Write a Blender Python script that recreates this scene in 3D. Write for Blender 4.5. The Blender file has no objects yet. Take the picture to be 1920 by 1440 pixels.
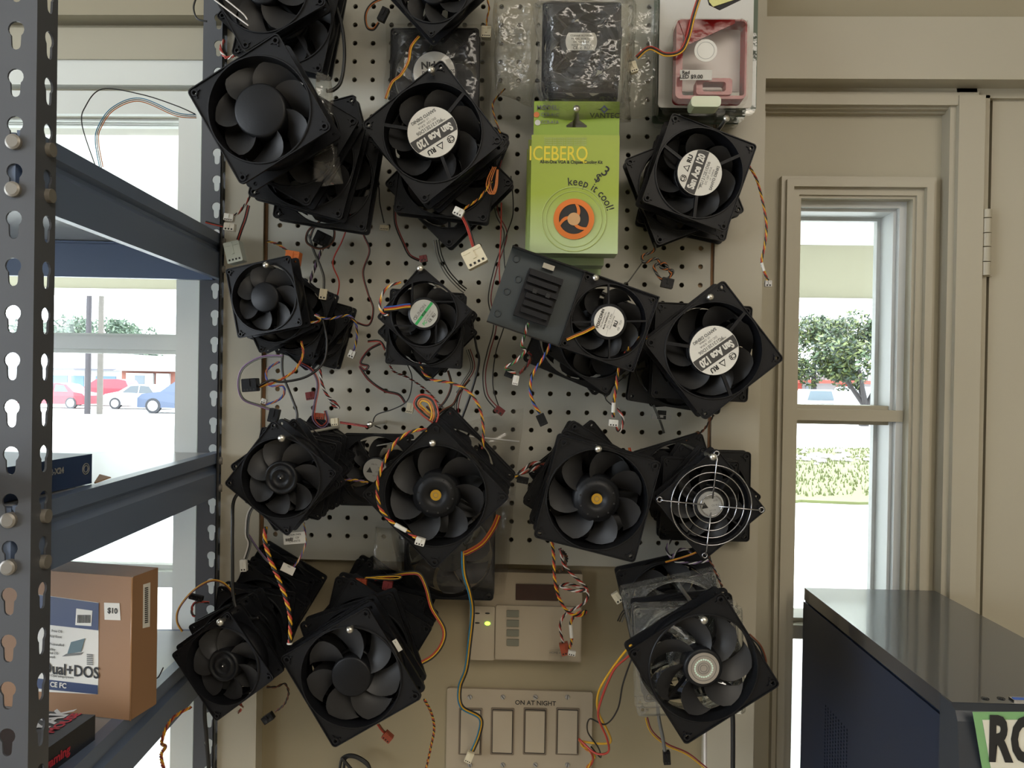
import bpy, math, random
from mathutils import Vector, Matrix
R = math.radians
PI = math.pi
random.seed(7)
sc = bpy.context.scene
COL = sc.collection

# ------------------------------------------------------------------ camera
F = 1443.0                       # focal length in pixels of a 1920 px wide frame
YAW, PITCH, ROLL = R(1.8), R(-.35), R(.95)
EYE = Vector((0, 0, 1.5))
_f = Vector((-math.sin(YAW)*math.cos(PITCH), math.cos(YAW)*math.cos(PITCH), math.sin(PITCH)))
_r0 = Vector((math.cos(YAW), math.sin(YAW), 0)); _u0 = _r0.cross(_f)
_r = _r0*math.cos(ROLL) + _u0*math.sin(ROLL)
_u = _u0*math.cos(ROLL) - _r0*math.sin(ROLL)
cam_d = bpy.data.cameras.new('camera'); cam = bpy.data.objects.new('camera', cam_d); COL.objects.link(cam)
cam_d.sensor_width = 36; cam_d.lens = 36*F/1920; cam_d.clip_start = .02; cam_d.clip_end = 500
cam.matrix_world = Matrix(((_r.x, _u.x, -_f.x, EYE.x), (_r.y, _u.y, -_f.y, EYE.y), (_r.z, _u.z, -_f.z, EYE.z), (0, 0, 0, 1)))
sc.camera = cam

# ------------------------------------------------------------------ world, lights, exposure
w = bpy.data.worlds.new('world'); sc.world = w; w.use_nodes = True
bg = w.node_tree.nodes['Background']
bg.inputs[0].default_value = (.86, .93, 1.0, 1); bg.inputs[1].default_value = 4.6
sun_d = bpy.data.lights.new('sun', 'SUN'); sun_d.energy = 3.2; sun_d.angle = R(8); sun_d.color = (1, .96, .9)
sun = bpy.data.objects.new('sun', sun_d); COL.objects.link(sun); sun.rotation_euler = (R(-32), R(25), 0)
def area(x, y, z, sx, sy, e, col, rot=(0, 0, 0)):
    d = bpy.data.lights.new('ceiling_light', 'AREA'); d.shape = 'RECTANGLE'; d.size = sx; d.size_y = sy; d.energy = e; d.color = col
    o = bpy.data.objects.new('ceiling_light', d); COL.objects.link(o); o.location = (x, y, z); o.rotation_euler = rot
    return o
area(.6, -1.1, 2.66, 1.6, .9, 15, (1, .9, .76))
area(1.5, -2.3, 2.66, 1.4, .8, 19, (1, .9, .78))
area(-1.3, -1.6, 2.66, 1.4, .8, 5, (.95, .97, 1.0))  # cool lamp added to brighten the left side, in place of daylight
vs = sc.view_settings
vs.view_transform = 'Standard'; vs.look = 'None'; vs.exposure = 0.95; vs.gamma = 1.0; vs.use_curve_mapping = False
sc.cycles.max_bounces = 7; sc.cycles.diffuse_bounces = 4; sc.cycles.glossy_bounces = 3
sc.cycles.transparent_max_bounces = 14; sc.cycles.transmission_bounces = 4
sc.cycles.caustics_reflective = False; sc.cycles.caustics_refractive = False
sc.cycles.sample_clamp_indirect = 4

# ------------------------------------------------------------------ pixel -> place
def ray(px, py): return _f + _r*((px-960)/F) - _u*((py-720)/F)
def W(px, py, Y): d = ray(px, py); return EYE + d*(Y/d.y)
def Zp(px, py, Z): d = ray(px, py); return EYE + d*((Z-1.5)/d.z)
def Xp(px, py, X): d = ray(px, py); return EYE + d*(X/d.x)
def hit(px, py, P, n): d = ray(px, py); return EYE + d*((P-EYE).dot(n)/d.dot(n))

# ------------------------------------------------------------------ materials
MATS = {}
def mat(name, col, rough=.5, metal=0.0, spec=.5, bump=0, bscale=60, emit=0, var=0, vscale=8, coat=0):
    if name in MATS: return MATS[name]
    m = bpy.data.materials.new(name); m.use_nodes = True; nt = m.node_tree; b = nt.nodes['Principled BSDF']
    b.inputs['Base Color'].default_value = (*col, 1); b.inputs['Roughness'].default_value = rough
    b.inputs['Metallic'].default_value = metal; b.inputs['Specular IOR Level'].default_value = spec
    b.inputs['Coat Weight'].default_value = coat
    if emit: b.inputs['Emission Color'].default_value = (*col, 1); b.inputs['Emission Strength'].default_value = emit
    if var or bump:
        tc = nt.nodes.new('ShaderNodeTexCoord'); no = nt.nodes.new('ShaderNodeTexNoise'); no.inputs['Detail'].default_value = 4
        nt.links.new(tc.outputs['Object'], no.inputs['Vector'])
    if var:
        no.inputs['Scale'].default_value = vscale
        mx = nt.nodes.new('ShaderNodeMix'); mx.data_type = 'RGBA'
        mx.inputs[6].default_value = (*[c*(1-var) for c in col], 1); mx.inputs[7].default_value = (*[min(1, c*(1+var)) for c in col], 1)
        nt.links.new(no.outputs[0], mx.inputs[0]); nt.links.new(mx.outputs[2], b.inputs['Base Color'])
    if bump:
        n2 = nt.nodes.new('ShaderNodeTexNoise'); n2.inputs['Scale'].default_value = bscale; n2.inputs['Detail'].default_value = 3
        nt.links.new(tc.outputs['Object'], n2.inputs['Vector'])
        bp = nt.nodes.new('ShaderNodeBump'); bp.inputs['Strength'].default_value = bump; bp.inputs['Distance'].default_value = .002
        nt.links.new(n2.outputs[0], bp.inputs['Height']); nt.links.new(bp.outputs[0], b.inputs['Normal'])
    MATS[name] = m
    return m
def clear_mat(name, col, base=.12, rough=.06, bump=.6, bscale=30, dens=1.0, milk=0.0):
    m = bpy.data.materials.new(name); m.use_nodes = True; nt = m.node_tree; nt.nodes.clear()
    out = nt.nodes.new('ShaderNodeOutputMaterial'); tr = nt.nodes.new('ShaderNodeBsdfTransparent'); gl = nt.nodes.new('ShaderNodeBsdfGlossy')
    tr.inputs[0].default_value = (*col, 1); gl.inputs['Roughness'].default_value = rough; gl.inputs[0].default_value = (.9, .9, .9, 1)
    lw = nt.nodes.new('ShaderNodeLayerWeight'); lw.inputs[0].default_value = .35
    ma = nt.nodes.new('ShaderNodeMath'); ma.operation = 'MULTIPLY_ADD'; ma.inputs[1].default_value = dens; ma.inputs[2].default_value = base
    mi = nt.nodes.new('ShaderNodeMixShader')
    df = nt.nodes.new('ShaderNodeBsdfDiffuse'); df.inputs[0].default_value = (*([.25+.6*c for c in col] if min(col) > .2 else col), 1); m2 = nt.nodes.new('ShaderNodeMixShader'); m2.inputs[0].default_value = milk
    nt.links.new(tr.outputs[0], m2.inputs[1]); nt.links.new(df.outputs[0], m2.inputs[2])
    nt.links.new(lw.outputs['Fresnel'], ma.inputs[0]); nt.links.new(ma.outputs[0], mi.inputs[0])
    nt.links.new(m2.outputs[0], mi.inputs[1]); nt.links.new(gl.outputs[0], mi.inputs[2]); nt.links.new(mi.outputs[0], out.inputs[0])
    if bump:
        tc = nt.nodes.new('ShaderNodeTexCoord'); no = nt.nodes.new('ShaderNodeTexNoise'); no.inputs['Scale'].default_value = bscale; no.inputs['Detail'].default_value = 3
        bp = nt.nodes.new('ShaderNodeBump'); bp.inputs['Strength'].default_value = bump; bp.inputs['Distance'].default_value = .01
        nt.links.new(tc.outputs['Object'], no.inputs['Vector']); nt.links.new(no.outputs[0], bp.inputs['Height'])
        nt.links.new(bp.outputs[0], gl.inputs['Normal']); nt.links.new(bp.outputs[0], lw.inputs['Normal'])
    MATS[name] = m
    return m
CREAM = mat('cream_paint', (.42, .385, .29), .45, bump=.15, bscale=40, var=.05, vscale=5)
CREAM2 = mat('cream_paint_gloss', (.44, .405, .315), .35, bump=.12, bscale=30, var=.04, vscale=6)
TAN = mat('tan_paint', (.30, .25, .155), .5, bump=.1, bscale=30, var=.06, vscale=4)
OLIVE = mat('olive_paint', (.33, .29, .20), .6, bump=.1, bscale=40)
BOARD = mat('pegboard_paint', (.46, .445, .38), .4, bump=.06, bscale=50, var=.06, vscale=5)
EDGE = mat('raw_hardboard_edge', (.25, .13, .06), .8)
BLK = mat('black_plastic', (.007, .0075, .009), .42, spec=.28, bump=.05, bscale=400)
BLK2 = mat('satin_black_plastic', (.008, .0085, .0105), .42, spec=.3, bump=.04, bscale=300)
BLADE = mat('charcoal_blade_plastic', (.023, .023, .024), .45, spec=.32)
GLOSSB = mat('glossy_black', (.01, .01, .012), .12)
GOLD = mat('gold_badge', (.62, .36, .04), .35, metal=.6)
SILVER = mat('bright_steel', (.72, .72, .70), .22, metal=1)
CHROME = mat('chrome_wire', (.42, .42, .44), .2, metal=1)
DULL = mat('dull_aluminium', (.42, .42, .42), .4, metal=.7)
POSTM = mat('grey_enamel', (.088, .093, .104), .38, bump=.05, bscale=60)
BEAMM = mat('slate_enamel', (.125, .165, .25), .36, bump=.04, bscale=60)
WHITE = mat('white_label_paper', (.72, .70, .64), .55)
GREYL = mat('grey_label_foil', (.42, .42, .40), .35, metal=.3)
INK = mat('black_ink', (.012, .012, .012), .6)
INKG = mat('grey_ink', (.16, .16, .15), .6)
STRIPE = mat('charcoal_stripe', (.05, .047, .045), .55)
GREEN = mat('green_stripe', (.02, .33, .08), .5)
IVORY = mat('ivory_nylon', (.70, .64, .47), .45)
WHITEP = mat('white_nylon', (.70, .69, .64), .45)
RUST = mat('rust_nylon', (.32, .06, .025), .45)
ORNG = mat('orange_nylon', (.62, .16, .03), .45)
DKRED = mat('dark_red_nylon', (.16, .02, .02), .45)
FROST = mat('frosted_nylon', (.45, .50, .46), .4)
ALMOND = mat('almond_plastic', (.38, .32, .235), .4)
ALMOND2 = mat('almond_plastic_light', (.41, .35, .26), .35)
WIRE = {}
for k, c in dict(y=(.66, .36, .02), r=(.42, .045, .03), k=(.012, .012, .012), w=(.68, .64, .6), b=(.03, .10, .42), o=(.50, .15, .03), g=(.13, .13, .12),
                 n=(.15, .045, .02), p=(.22, .13, .26), l=(.03, .19, .34), d=(.20, .02, .02), e=(.07, .25, .08)).items():
    WIRE[k] = mat('wire_insulation_'+dict(y='yellow', r='red', k='black', w='white', b='blue', o='orange', g='grey', n='brown', p='purple', l='teal', d='dark_red', e='green')[k], c, .4)
BAG = clear_mat('clear_polythene', (.97, .96, .94), .015, .10, .6, 22, .5, .02)
BAGC = clear_mat('crumpled_polythene', (.95, .94, .90), .03, .09, .8, 38, .8, .06)
CLEARP = clear_mat('clear_acrylic', (.93, .94, .93), .04, .06, .1, 40, .6, .05)
SHELL = clear_mat('clamshell_film', (.99, .99, .98), .0, .06, .10, 30, .25, .0)
REDP = clear_mat('clear_red_acrylic', (.30, .010, .010), .02, .15, .1, 60, .3, .8)
GLASS = clear_mat('window_glass', (.96, .98, .97), .0, .02, 0, 1, .35)

# ------------------------------------------------------------------ mesh builder
def rot_y(a): return Matrix.Rotation(a, 4, 'Y')
def inter(poly, c, th):
    d = (math.cos(th), math.sin(th)); best = None; n = len(poly)
    for i in range(n):
        ax, ay = poly[i][0]-c[0], poly[i][1]-c[1]; bx, by = poly[(i+1) % n][0]-c[0], poly[(i+1) % n][1]-c[1]
        ex, ey = bx-ax, by-ay; den = d[0]*ey - d[1]*ex
        if abs(den) < 1e-12: continue
        t = (ax*ey - ay*ex)/den; s = (ax*d[1] - ay*d[0])/den
        if t > 1e-9 and -1e-6 <= s <= 1+1e-6 and (best is None or t > best): best = t
    if best is None: best = 1e-4
    return (c[0]+d[0]*best, c[1]+d[1]*best)
def circ(cx, cz, r, n=24, a0=0.0): return [(cx+r*math.cos(a0+2*PI*i/n), cz+r*math.sin(a0+2*PI*i/n)) for i in range(n)]
def rect(x0, x1, z0, z1): return [(x0, z0), (x1, z0), (x1, z1), (x0, z1)]
def rrect(x0, x1, z0, z1, r, n=4):
    P = []
    for cx, cz, a in ((x1-r, z0+r, -90), (x1-r, z1-r, 0), (x0+r, z1-r, 90), (x0+r, z0+r, 180)):
        for i in range(n+1): t = R(a+90*i/n); P.append((cx+r*math.cos(t), cz+r*math.sin(t)))
    return P
class MB:
    def __init__(s): s.v = []; s.f = []; s.m = []; s.sm = []; s.mats = []
    def mi(s, m):
        if m not in s.mats: s.mats.append(m)
        return s.mats.index(m)
    def add(s, vs_, fs, m, smooth=False, M=None):
        o = len(s.v); k = s.mi(m)
        s.v += [tuple(M @ Vector(p)) if M is not None else tuple(p) for p in vs_]
        for f in fs: s.f.append([i+o for i in f]); s.m.append(k); s.sm.append(smooth)
    def box(s, x0, x1, y0, y1, z0, z1, m, M=None):
        if x0 > x1: x0, x1 = x1, x0
        if y0 > y1: y0, y1 = y1, y0
        if z0 > z1: z0, z1 = z1, z0
        V = [(x, y, z) for z in (z0, z1) for y in (y0, y1) for x in (x0, x1)]
        s.add(V, [(0, 2, 3, 1), (4, 5, 7, 6), (0, 1, 5, 4), (1, 3, 7, 5), (3, 2, 6, 7), (2, 0, 4, 6)], m, M=M)
    def bbox(s, x0, x1, y0, y1, z0, z1, m, b=.001, M=None):   # box with chamfered silhouette (profile in XZ)
        if x0 > x1: x0, x1 = x1, x0
        if z0 > z1: z0, z1 = z1, z0
        s.prism(rrect(x0, x1, z0, z1, b, 2), y0, y1, m, M)
    def prism(s, poly, y0, y1, m, M=None, smooth=False):
        n = len(poly)
        if y0 > y1: y0, y1 = y1, y0
        V = [(p[0], y0, p[1]) for p in poly] + [(p[0], y1, p[1]) for p in poly]
        s.add(V, [list(range(n)), list(range(2*n-1, n-1, -1))] + [(i, i+n, (i+1) % n+n, (i+1) % n) for i in range(n)], m, smooth, M)
    def ring(s, outer, inner, c, y0, y1, m, M=None, inwall=True, outwall=True):
        angs = sorted([math.atan2(p[1]-c[1], p[0]-c[0]) for p in outer] + [math.atan2(p[1]-c[1], p[0]-c[0]) for p in inner])
        A = []
        for a in angs:
            if not A or a-A[-1] > 1e-4: A.append(a)
        if A[0]+2*PI-A[-1] < 1e-4: A.pop()
        O = [inter(outer, c, a) for a in A]; I = [inter(inner, c, a) for a in A]; n = len(A)
        V = [(p[0], y0, p[1]) for p in O] + [(p[0], y0, p[1]) for p in I] + [(p[0], y1, p[1]) for p in O] + [(p[0], y1, p[1]) for p in I]
        Fs = []
        for i in range(n):
            j = (i+1) % n
            Fs.append((i, j, j+n, i+n)); Fs.append((i+2*n, i+3*n, j+3*n, j+2*n))
            if inwall: Fs.append((i+n, j+n, j+3*n, i+3*n))
            if outwall: Fs.append((j, i, i+2*n, j+2*n))
        s.add(V, Fs, m, False, M)
    def cyl(s, a, b, r, m, n=12, r2=None, smooth=True, M=None, caps=True):
        a = Vector(a); b = Vector(b); r2 = r if r2 is None else r2; d = (b-a).normalized()
        u = d.orthogonal().normalized(); v = d.cross(u)
        V = [a+(u*math.cos(2*PI*i/n)+v*math.sin(2*PI*i/n))*r for i in range(n)] + [b+(u*math.cos(2*PI*i/n)+v*math.sin(2*PI*i/n))*r2 for i in range(n)]
        s.add(V, [(i, (i+1) % n, (i+1) % n+n, i+n) for i in range(n)], m, smooth, M)
        if caps: s.add(V, [list(range(n-1, -1, -1)), list(range(n, 2*n))], m, False, M)
    def lathe(s, prof, m, n=32, M=None, smooth=True):          # profile of (radius, y) about the Y axis
        V = []; k = len(prof)
        for i in range(n):
            a = 2*PI*i/n
            V += [(r*math.cos(a), y, r*math.sin(a)) for r, y in prof]
        s.add(V, [(i*k+j, i*k+j+1, ((i+1) % n)*k+j+1, ((i+1) % n)*k+j) for i in range(n) for j in range(k-1)], m, smooth, M)
    def ball(s, c, r, m, n=12, sc_=(1, 1, 1)):
        V = []; Fs = []; h = n//2
        for i in range(h+1):
            t = PI*i/h
            for j in range(n):
                p = 2*PI*j/n; V.append((c[0]+r*sc_[0]*math.sin(t)*math.cos(p), c[1]+r*sc_[1]*math.cos(t), c[2]+r*sc_[2]*math.sin(t)*math.sin(p)))
        for i in range(h):
            for j in range(n): Fs.append((i*n+j, (i+1)*n+j, (i+1)*n+(j+1) % n, i*n+(j+1) % n))
        s.add(V, Fs, m, True)
    def tube(s, pts, r, m, n=6, closed=False):
        P = [Vector(p) for p in pts]; k = len(P); V = []; prev = None
        for i, p in enumerate(P):
            d = (P[min(i+1, k-1)]-P[max(i-1, 0)])
            if closed: d = P[(i+1) % k]-P[i-1]
            if d.length < 1e-9: d = Vector((0, 0, 1))
            d.normalize()
            u = prev - d*prev.dot(d) if prev is not None else d.orthogonal()
            if u.length < 1e-6: u = d.orthogonal()
            u.normalize(); prev = u; v = d.cross(u)
            V += [p+(u*math.cos(2*PI*j/n)+v*math.sin(2*PI*j/n))*r for j in range(n)]
        Fs = [(i*n+j, i*n+(j+1) % n, ((i+1) % k)*n+(j+1) % n, ((i+1) % k)*n+j) for i in range(k if closed else k-1) for j in range(n)]
        if not closed: Fs += [list(range(n-1, -1, -1)), list(range((k-1)*n, k*n))]
        s.add(V, Fs, m, True)
    def quad(s, a, b, c, d, m, t=.0004):                       # thin slab, a b c d counter-clockwise seen from the front
        a, b, c, d = map(Vector, (a, b, c, d)); n = (b-a).cross(d-a).normalized()*t
        s.add([a, b, c, d, a-n, b-n, c-n, d-n], [(0, 1, 2, 3), (7, 6, 5, 4), (0, 4, 5, 1), (1, 5, 6, 2), (2, 6, 7, 3), (3, 7, 4, 0)], m)
    def text(s, body, size, m, M, bold=0.0, ax='CENTER', squeeze=1.0):   # lettering in the XZ plane, facing -Y
        cu = bpy.data.curves.new('lettering', 'FONT'); cu.body = body; cu.size = size; cu.align_x = ax; cu.align_y = 'CENTER'
        cu.offset = bold; cu.resolution_u = 3; cu.extrude = .00008
        ob = bpy.data.objects.new('lettering', cu); me = bpy.data.meshes.new_from_object(ob)
        s.add([(v.co.x*squeeze, -v.co.z, v.co.y) for v in me.vertices], [tuple(p.vertices) for p in me.polygons], m, False, M)
        bpy.data.objects.remove(ob); bpy.data.curves.remove(cu); bpy.data.meshes.remove(me)
    def mesh(s, name):
        me = bpy.data.meshes.new(name); me.from_pydata(s.v, [], s.f)
        for m in s.mats: me.materials.append(m)
        me.polygons.foreach_set('material_index', s.m); me.polygons.foreach_set('use_smooth', s.sm); me.update()
        return me
    def build(s, name, parent=None, world=False, mw=None):
        if world and parent is not None:                       # vertices given in world space, parent placed elsewhere
            inv = (mw if mw is not None else parent['_m']).inverted() if mw is not None else None
            s.v = [tuple(inv @ Vector(p)) for p in s.v]
        o = bpy.data.objects.new(name, s.mesh(name)); COL.objects.link(o); o.parent = parent
        return o
def T(x, y, z): return Matrix.Translation((x, y, z))
MW = {}
def tag(o, label, cat, group=None, kind=None):
    if label: o['label'] = label
    if cat: o['category'] = cat
    if group: o['group'] = group
    if kind: o['kind'] = kind
    return o
def thing(name, label, cat, M=None, group=None):
    o = bpy.data.objects.new(name, None); COL.objects.link(o); o.empty_display_size = .02
    M = M or Matrix(); o.matrix_world = M; MW[o.name] = M.copy()
    return tag(o, label, cat, group)
def struct(name, mb): o = mb.build(name); o['kind'] = 'structure'; return o
def part(name, mb, parent, world=False):
    return mb.build(name, parent, world, MW[parent.name] if world else None)
def sub(name, mb, parent, root):                                # sub-part in world coordinates (its parent sits at the root's origin)
    return mb.build(name, parent, True, MW[root.name])

# ------------------------------------------------------------------ the setting: room shell
YB = 1.065            # front of the pegboard
mb = MB(); mb.box(-2.6, 2.6, -4, 1.26, -.05, 0, mat('floor_tile', (.30, .26, .21), .4, var=.15, vscale=3)); struct('floor', mb)
mb = MB(); mb.box(-2.6, 2.6, -4, 1.26, 2.7, 2.75, mat('ceiling_paint', (.55, .53, .47), .7, bump=.1)); struct('ceiling', mb)
mb = MB()                                                        # left wall; its wide unseen opening is added to let in cool side light
mb.box(-2.65, -2.6, -4, -2.0, 0, 2.7, CREAM); mb.box(-2.65, -2.6, .75, 1.26, 0, 2.7, CREAM)
mb.box(-2.65, -2.6, -2.0, .75, 0, .8, CREAM); mb.box(-2.65, -2.6, -2.0, .75, 2.25, 2.7, CREAM); struct('wall_left', mb)
mb = MB(); mb.box(2.6, 2.65, -4, 1.26, 0, 2.7, CREAM); struct('wall_right', mb)
mb = MB(); mb.box(-2.6, 2.6, -4.05, -4, 0, 2.7, CREAM); struct('wall_back', mb)

# front wall: central pier, wall above, pieces round the two windows and the door
XL, XR = -.378, .2365         # pegboard edges
XPL, XPR = -.437, .305        # outer edges of the two vertical trim boards
zb = W(880, 1056, YB).z
mb = MB(); mb.box(XPL+.004, XPR-.004, YB+.019, 1.25, 0, 2.7, TAN)
x1a, x1b = W(-260, 650, 1.13).x, W(335, 650, 1.13).x            # window_1 opening
z1t = W(220, 218, 1.13).z
x2a, x2b = W(1492, 780, 1.13).x, W(1700, 780, 1.13).x           # window_2 opening
z2t = W(1600, 374, 1.13).z
mb.box(x1b, XPL+.004, 1.13, 1.22, 0, 2.7, CREAM)                # left of pier
mb.box(-2.6, x1b, 1.13, 1.22, z1t, 2.7, CREAM)                  # above window_1
mb.box(-2.6, x1a-.05, 1.13, 1.22, 0, z1t, CREAM)
mb.box(x1a-.05, x1b, 1.13, 1.22, 0, .55, CREAM)
mb.box(XPR-.004, x2a, 1.13, 1.22, 0, 2.7, CREAM)
mb.box(x2a, x2b, 1.13, 1.22, z2t, 2.7, CREAM)
mb.box(x2a, x2b, 1.13, 1.22, 0, .60, CREAM)
xj = W(1845, 700, 1.13).x
mb.box(x2b, xj, 1.13, 1.22, 0, 2.7, CREAM)
mb.box(xj, 2.6, 1.13, 1.22, W(1880, 180, 1.13).z+.002, 2.7, CREAM)
mb.box(xj+.92, 2.6, 1.13, 1.22, 0, W(1880, 180, 1.13).z+.002, CREAM)
struct('wall_front', mb)
mb = MB(); mb.box(XPL, XL-.0045, YB-.006, YB+.019, 0, 2.2, CREAM2); struct('trim_1', mb)
mb = MB(); mb.box(XR+.0038, XPR, YB-.006, YB+.019, 0, 2.2, CREAM2); struct('trim_2', mb)
# header boards (right of the pier, left of the pier) and the wall above
hz0, hz1 = W(1680, 148, 1.075).z, W(1680, 31, 1.075).z
mb = MB(); mb.box(XPR+.0008, 2.6, 1.075, 1.13, hz0, hz1, CREAM2); mb.box(XPR+.0008, 2.6, 1.088, 1.13, hz1, 2.2, OLIVE); struct('trim_3', mb)
mb = MB(); mb.box(-2.6, XPL-.0008, 1.085, 1.13, W(250, 28, 1.085).z, 2.2, OLIVE)
mb.box(-2.6, XPL-.0008, 1.118, 1.13, W(250, 56, 1.118).z, W(250, 27, 1.118).z, OLIVE)
mb.box(-2.6, XPL-.0008, 1.108, 1.13, W(250, 111, 1.108).z, W(250, 52, 1.108).z, CREAM); struct('trim_4', mb)
# moulded band under the right header: stepped cove
mb = MB()
zt = hz0
steps = [(145, 160, 1.100), (160, 172, 1.108), (172, 196, 1.103), (196, 204, 1.112), (204, 212, 1.121)]
xe = W(1772, 400, 1.12).x
for a, b, y in steps: mb.box(XPR+.0008, xe+.035, y, 1.13, W(1600, a, y).z, W(1600, b, y).z, CREAM2)
mb.box(XPR+.0008, XPR+.016, 1.112, 1.13, .3, W(1600, 212, 1.12).z, CREAM2)
# vertical moulding at the right of the window panel, then the door post
for a, b, y in ((1765, 1772, 1.121), (1772, 1784, 1.108), (1784, 1789, 1.116), (1789, 1838, 1.100), (1838, 1846, 1.108)):
    mb.box(W(a, 700, y).x, W(b, 700, y).x, y, 1.13, 0, W(1800, 178, y).z, CREAM2)
mb.box(W(1789, 700, 1.1).x, 2.6, 1.108, 1.13, W(1880, 180, 1.1).z, hz0, CREAM2)
struct('trim_5', mb)

# window_2 (narrow sidelight) : casing, sash, rails, panes, glazing
def window(name, x0, x1, zt, zbot, rails, yf, casing, sashm, FR, reveal=.07, right_sash=.016, left_sash=.004, cas_sides=(1, 1)):
    root = thing(name, None, None, T((x0+x1)/2, yf, zbot)); root['kind'] = 'structure'
    mb = MB()
    for (o, i, y) in casing:                                     # concentric casing mouldings: outer offset, inner offset, front y
        if cas_sides[0]: mb.box(x0-o, x0-i, y, yf, zbot, zt+i, FR)
        if cas_sides[1]: mb.box(x1+i, x1+o, y, yf, zbot, zt+i, FR)
        mb.box(x0-o, x1+o, y, yf, zt+i, zt+o, FR)
    part('casing', mb, root, True)
    mb = MB()
    ys = yf+reveal
    for k, (o, y) in enumerate(((right_sash*1.0, yf+.012), (right_sash*1.45, yf+.022), (right_sash*2.0, ys-.012))):
        mb.box(x1-o, x1+.002, y, ys, zbot, zt-o*.9, sashm); mb.box(x0-.002, x0+left_sash*(k+1)*.5, y, ys, zbot, zt-o*.9, sashm)
        mb.box(x0-.002, x1+.002, y, ys, zt-o*.9, zt+.001-.0003*k, sashm)
    part('sash_frame', mb, root, True)
    for (za, zb_) in rails:
        mb = MB(); mb.box(x0, x1-.0012, yf+.0087, ys, za, zb_, FR); mb.box(x0, x1-.012, yf+.026, ys, za-.006, za, FR); mb.box(x0, x1-.012, yf+.026, ys, zb_, zb_+.006, FR)
        part('rail', mb, root, True)
    zs = [zt] + [z for r_ in rails for z in (r_[1], r_[0])] + [zbot]
    for k in range(0, len(zs), 2):
        mb = MB(); mb.box(x0, x1, ys-.006, ys-.003, zs[k+1], zs[k], GLASS); part('pane', mb, root, True)
    return root
PALE = mat('haze_lit_frame_paint', (.74, .76, .71), .4)  # frame colour lightened to carry the daylight and haze on this window
SASH = mat('white_sash_paint', (.62, .64, .64), .4)
window('window_2', x2a, x2b, z2t, .60, [(W(1590, 789, 1.145).z, W(1590, 768, 1.145).z), (W(1500, 1195, 1.145).z, W(1500, 1170, 1.145).z)],
       1.13, [(.030, .024, 1.118), (.024, .014, 1.112), (.016, .004, 1.120), (.004, .0, 1.124)], SASH, CREAM2, .075, .010)
window('window_1', x1a, x1b, z1t, .55, [(W(220, 655, 1.145).z, W(220, 632, 1.145).z), (W(310, 1098, 1.145).z, W(310, 1070, 1.145).z)],
       1.13, [(.034, .0, 1.120), (.078, .040, 1.112)], PALE, PALE, .04, .003, cas_sides=(0, 1))

# door_1 at the right edge, with its hinge
xd0 = W(1851, 700, 1.115).x
root = thing('door_1', None, None, T(xd0, 1.115, 0)); root['kind'] = 'structure'
mb = MB(); mb.box(xd0, xd0+.90, 1.115, 1.155, .01, W(1880, 183, 1.115).z, CREAM2); part('door_leaf', mb, root, True)
mb = MB()
hx = W(1847, 450, 1.108).x
zs_ = [W(1850, y, 1.104).z for y in (392, 409, 437, 463, 491, 517)]
for i in range(5): mb.cyl((hx, 1.1065, zs_[i]-.0006), (hx, 1.1065, zs_[i+1]+.0006), .0072, CREAM2, 14)
mb.box(hx-.003, hx+.012, 1.110, 1.116, zs_[5], zs_[0], CREAM2)
part('hinge', mb, root, True)
mb = MB(); mb.box(W(1846, 700, 1.13).x, xd0, 1.128, 1.15, 0, W(1880, 180, 1.115).z, INK); struct('door_gap_shade', mb)  # black strip painting the shade in the gap beside the door

# pegboard with real holes
mb = MB(); P0 = W(689, 766.6, YB); pitch = .0254
hx0 = P0.x - 5*pitch; nx = 24
ztop = 2.2
z_holes = [P0.z+pitch*k for k in range(-9, 30) if P0.z+pitch*k-pitch/2 > zb and P0.z+pitch*k+pitch/2 < ztop]
x_holes = [P0.x+pitch*k for k in range(-6, 30) if P0.x+pitch*k-pitch/2 >= XL-.001 and P0.x+pitch*k+pitch/2 <= XR+.001]
for z in z_holes:
    for x in x_holes:
        mb.ring(rect(x-pitch/2, x+pitch/2, z-pitch/2, z+pitch/2), circ(x, z, .0034, 12), (x, z), YB, YB+.0045, BOARD, outwall=False)
xa, xb_ = x_holes[0]-pitch/2, x_holes[-1]+pitch/2; za, zc = z_holes[0]-pitch/2, z_holes[-1]+pitch/2
mb.box(XL, xa, YB, YB+.0045, zb, ztop, BOARD); mb.box(xb_, XR, YB, YB+.0045, zb, ztop, BOARD)
mb.box(xa, xb_, YB, YB+.0045, zb, za, BOARD); mb.box(xa, xb_, YB, YB+.0045, zc, ztop, BOARD)
tag_board = thing('pegboard', 'large cream pegboard with rows of holes hung with computer fans', 'pegboard', T(0, YB, zb))
part('board', mb, tag_board, True)
for a, b in ((XL-.0042, XL-.0002), (XR+.0002, XR+.0035)):
    mb = MB(); mb.box(a, b, YB-.001, YB+.018, zb, ztop, EDGE); part('edge_strip', mb, tag_board, True)
mb = MB()
for x0, x1 in ((XL, XL+.02), (XR-.03, XR)): mb.box(x0, x1, YB+.005, YB+.0188, zb, ztop, mat('raw_pine', (.36, .25, .15), .7))
mb.box(XL+.02, XR-.03, YB+.005, YB+.0188, zb, zb+.02, MATS['raw_pine'])
part('batten', mb, tag_board, True)

# ------------------------------------------------------------------ outside
ZG = -.6
ASPH = mat('pale_asphalt', (.50, .50, .49), .85, var=.12, vscale=.6, bump=.3, bscale=20)
mb = MB(); mb.box(-90, 90, 1.3, 150, ZG-.2, ZG, ASPH); struct('ground_asphalt', mb)
mb = MB(); mb.box(-6, 8, 1.26, 6.4, -.45, -.02, mat('pale_concrete', (.55, .55, .53), .8, var=.08, vscale=2)); struct('walkway', mb)
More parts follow.
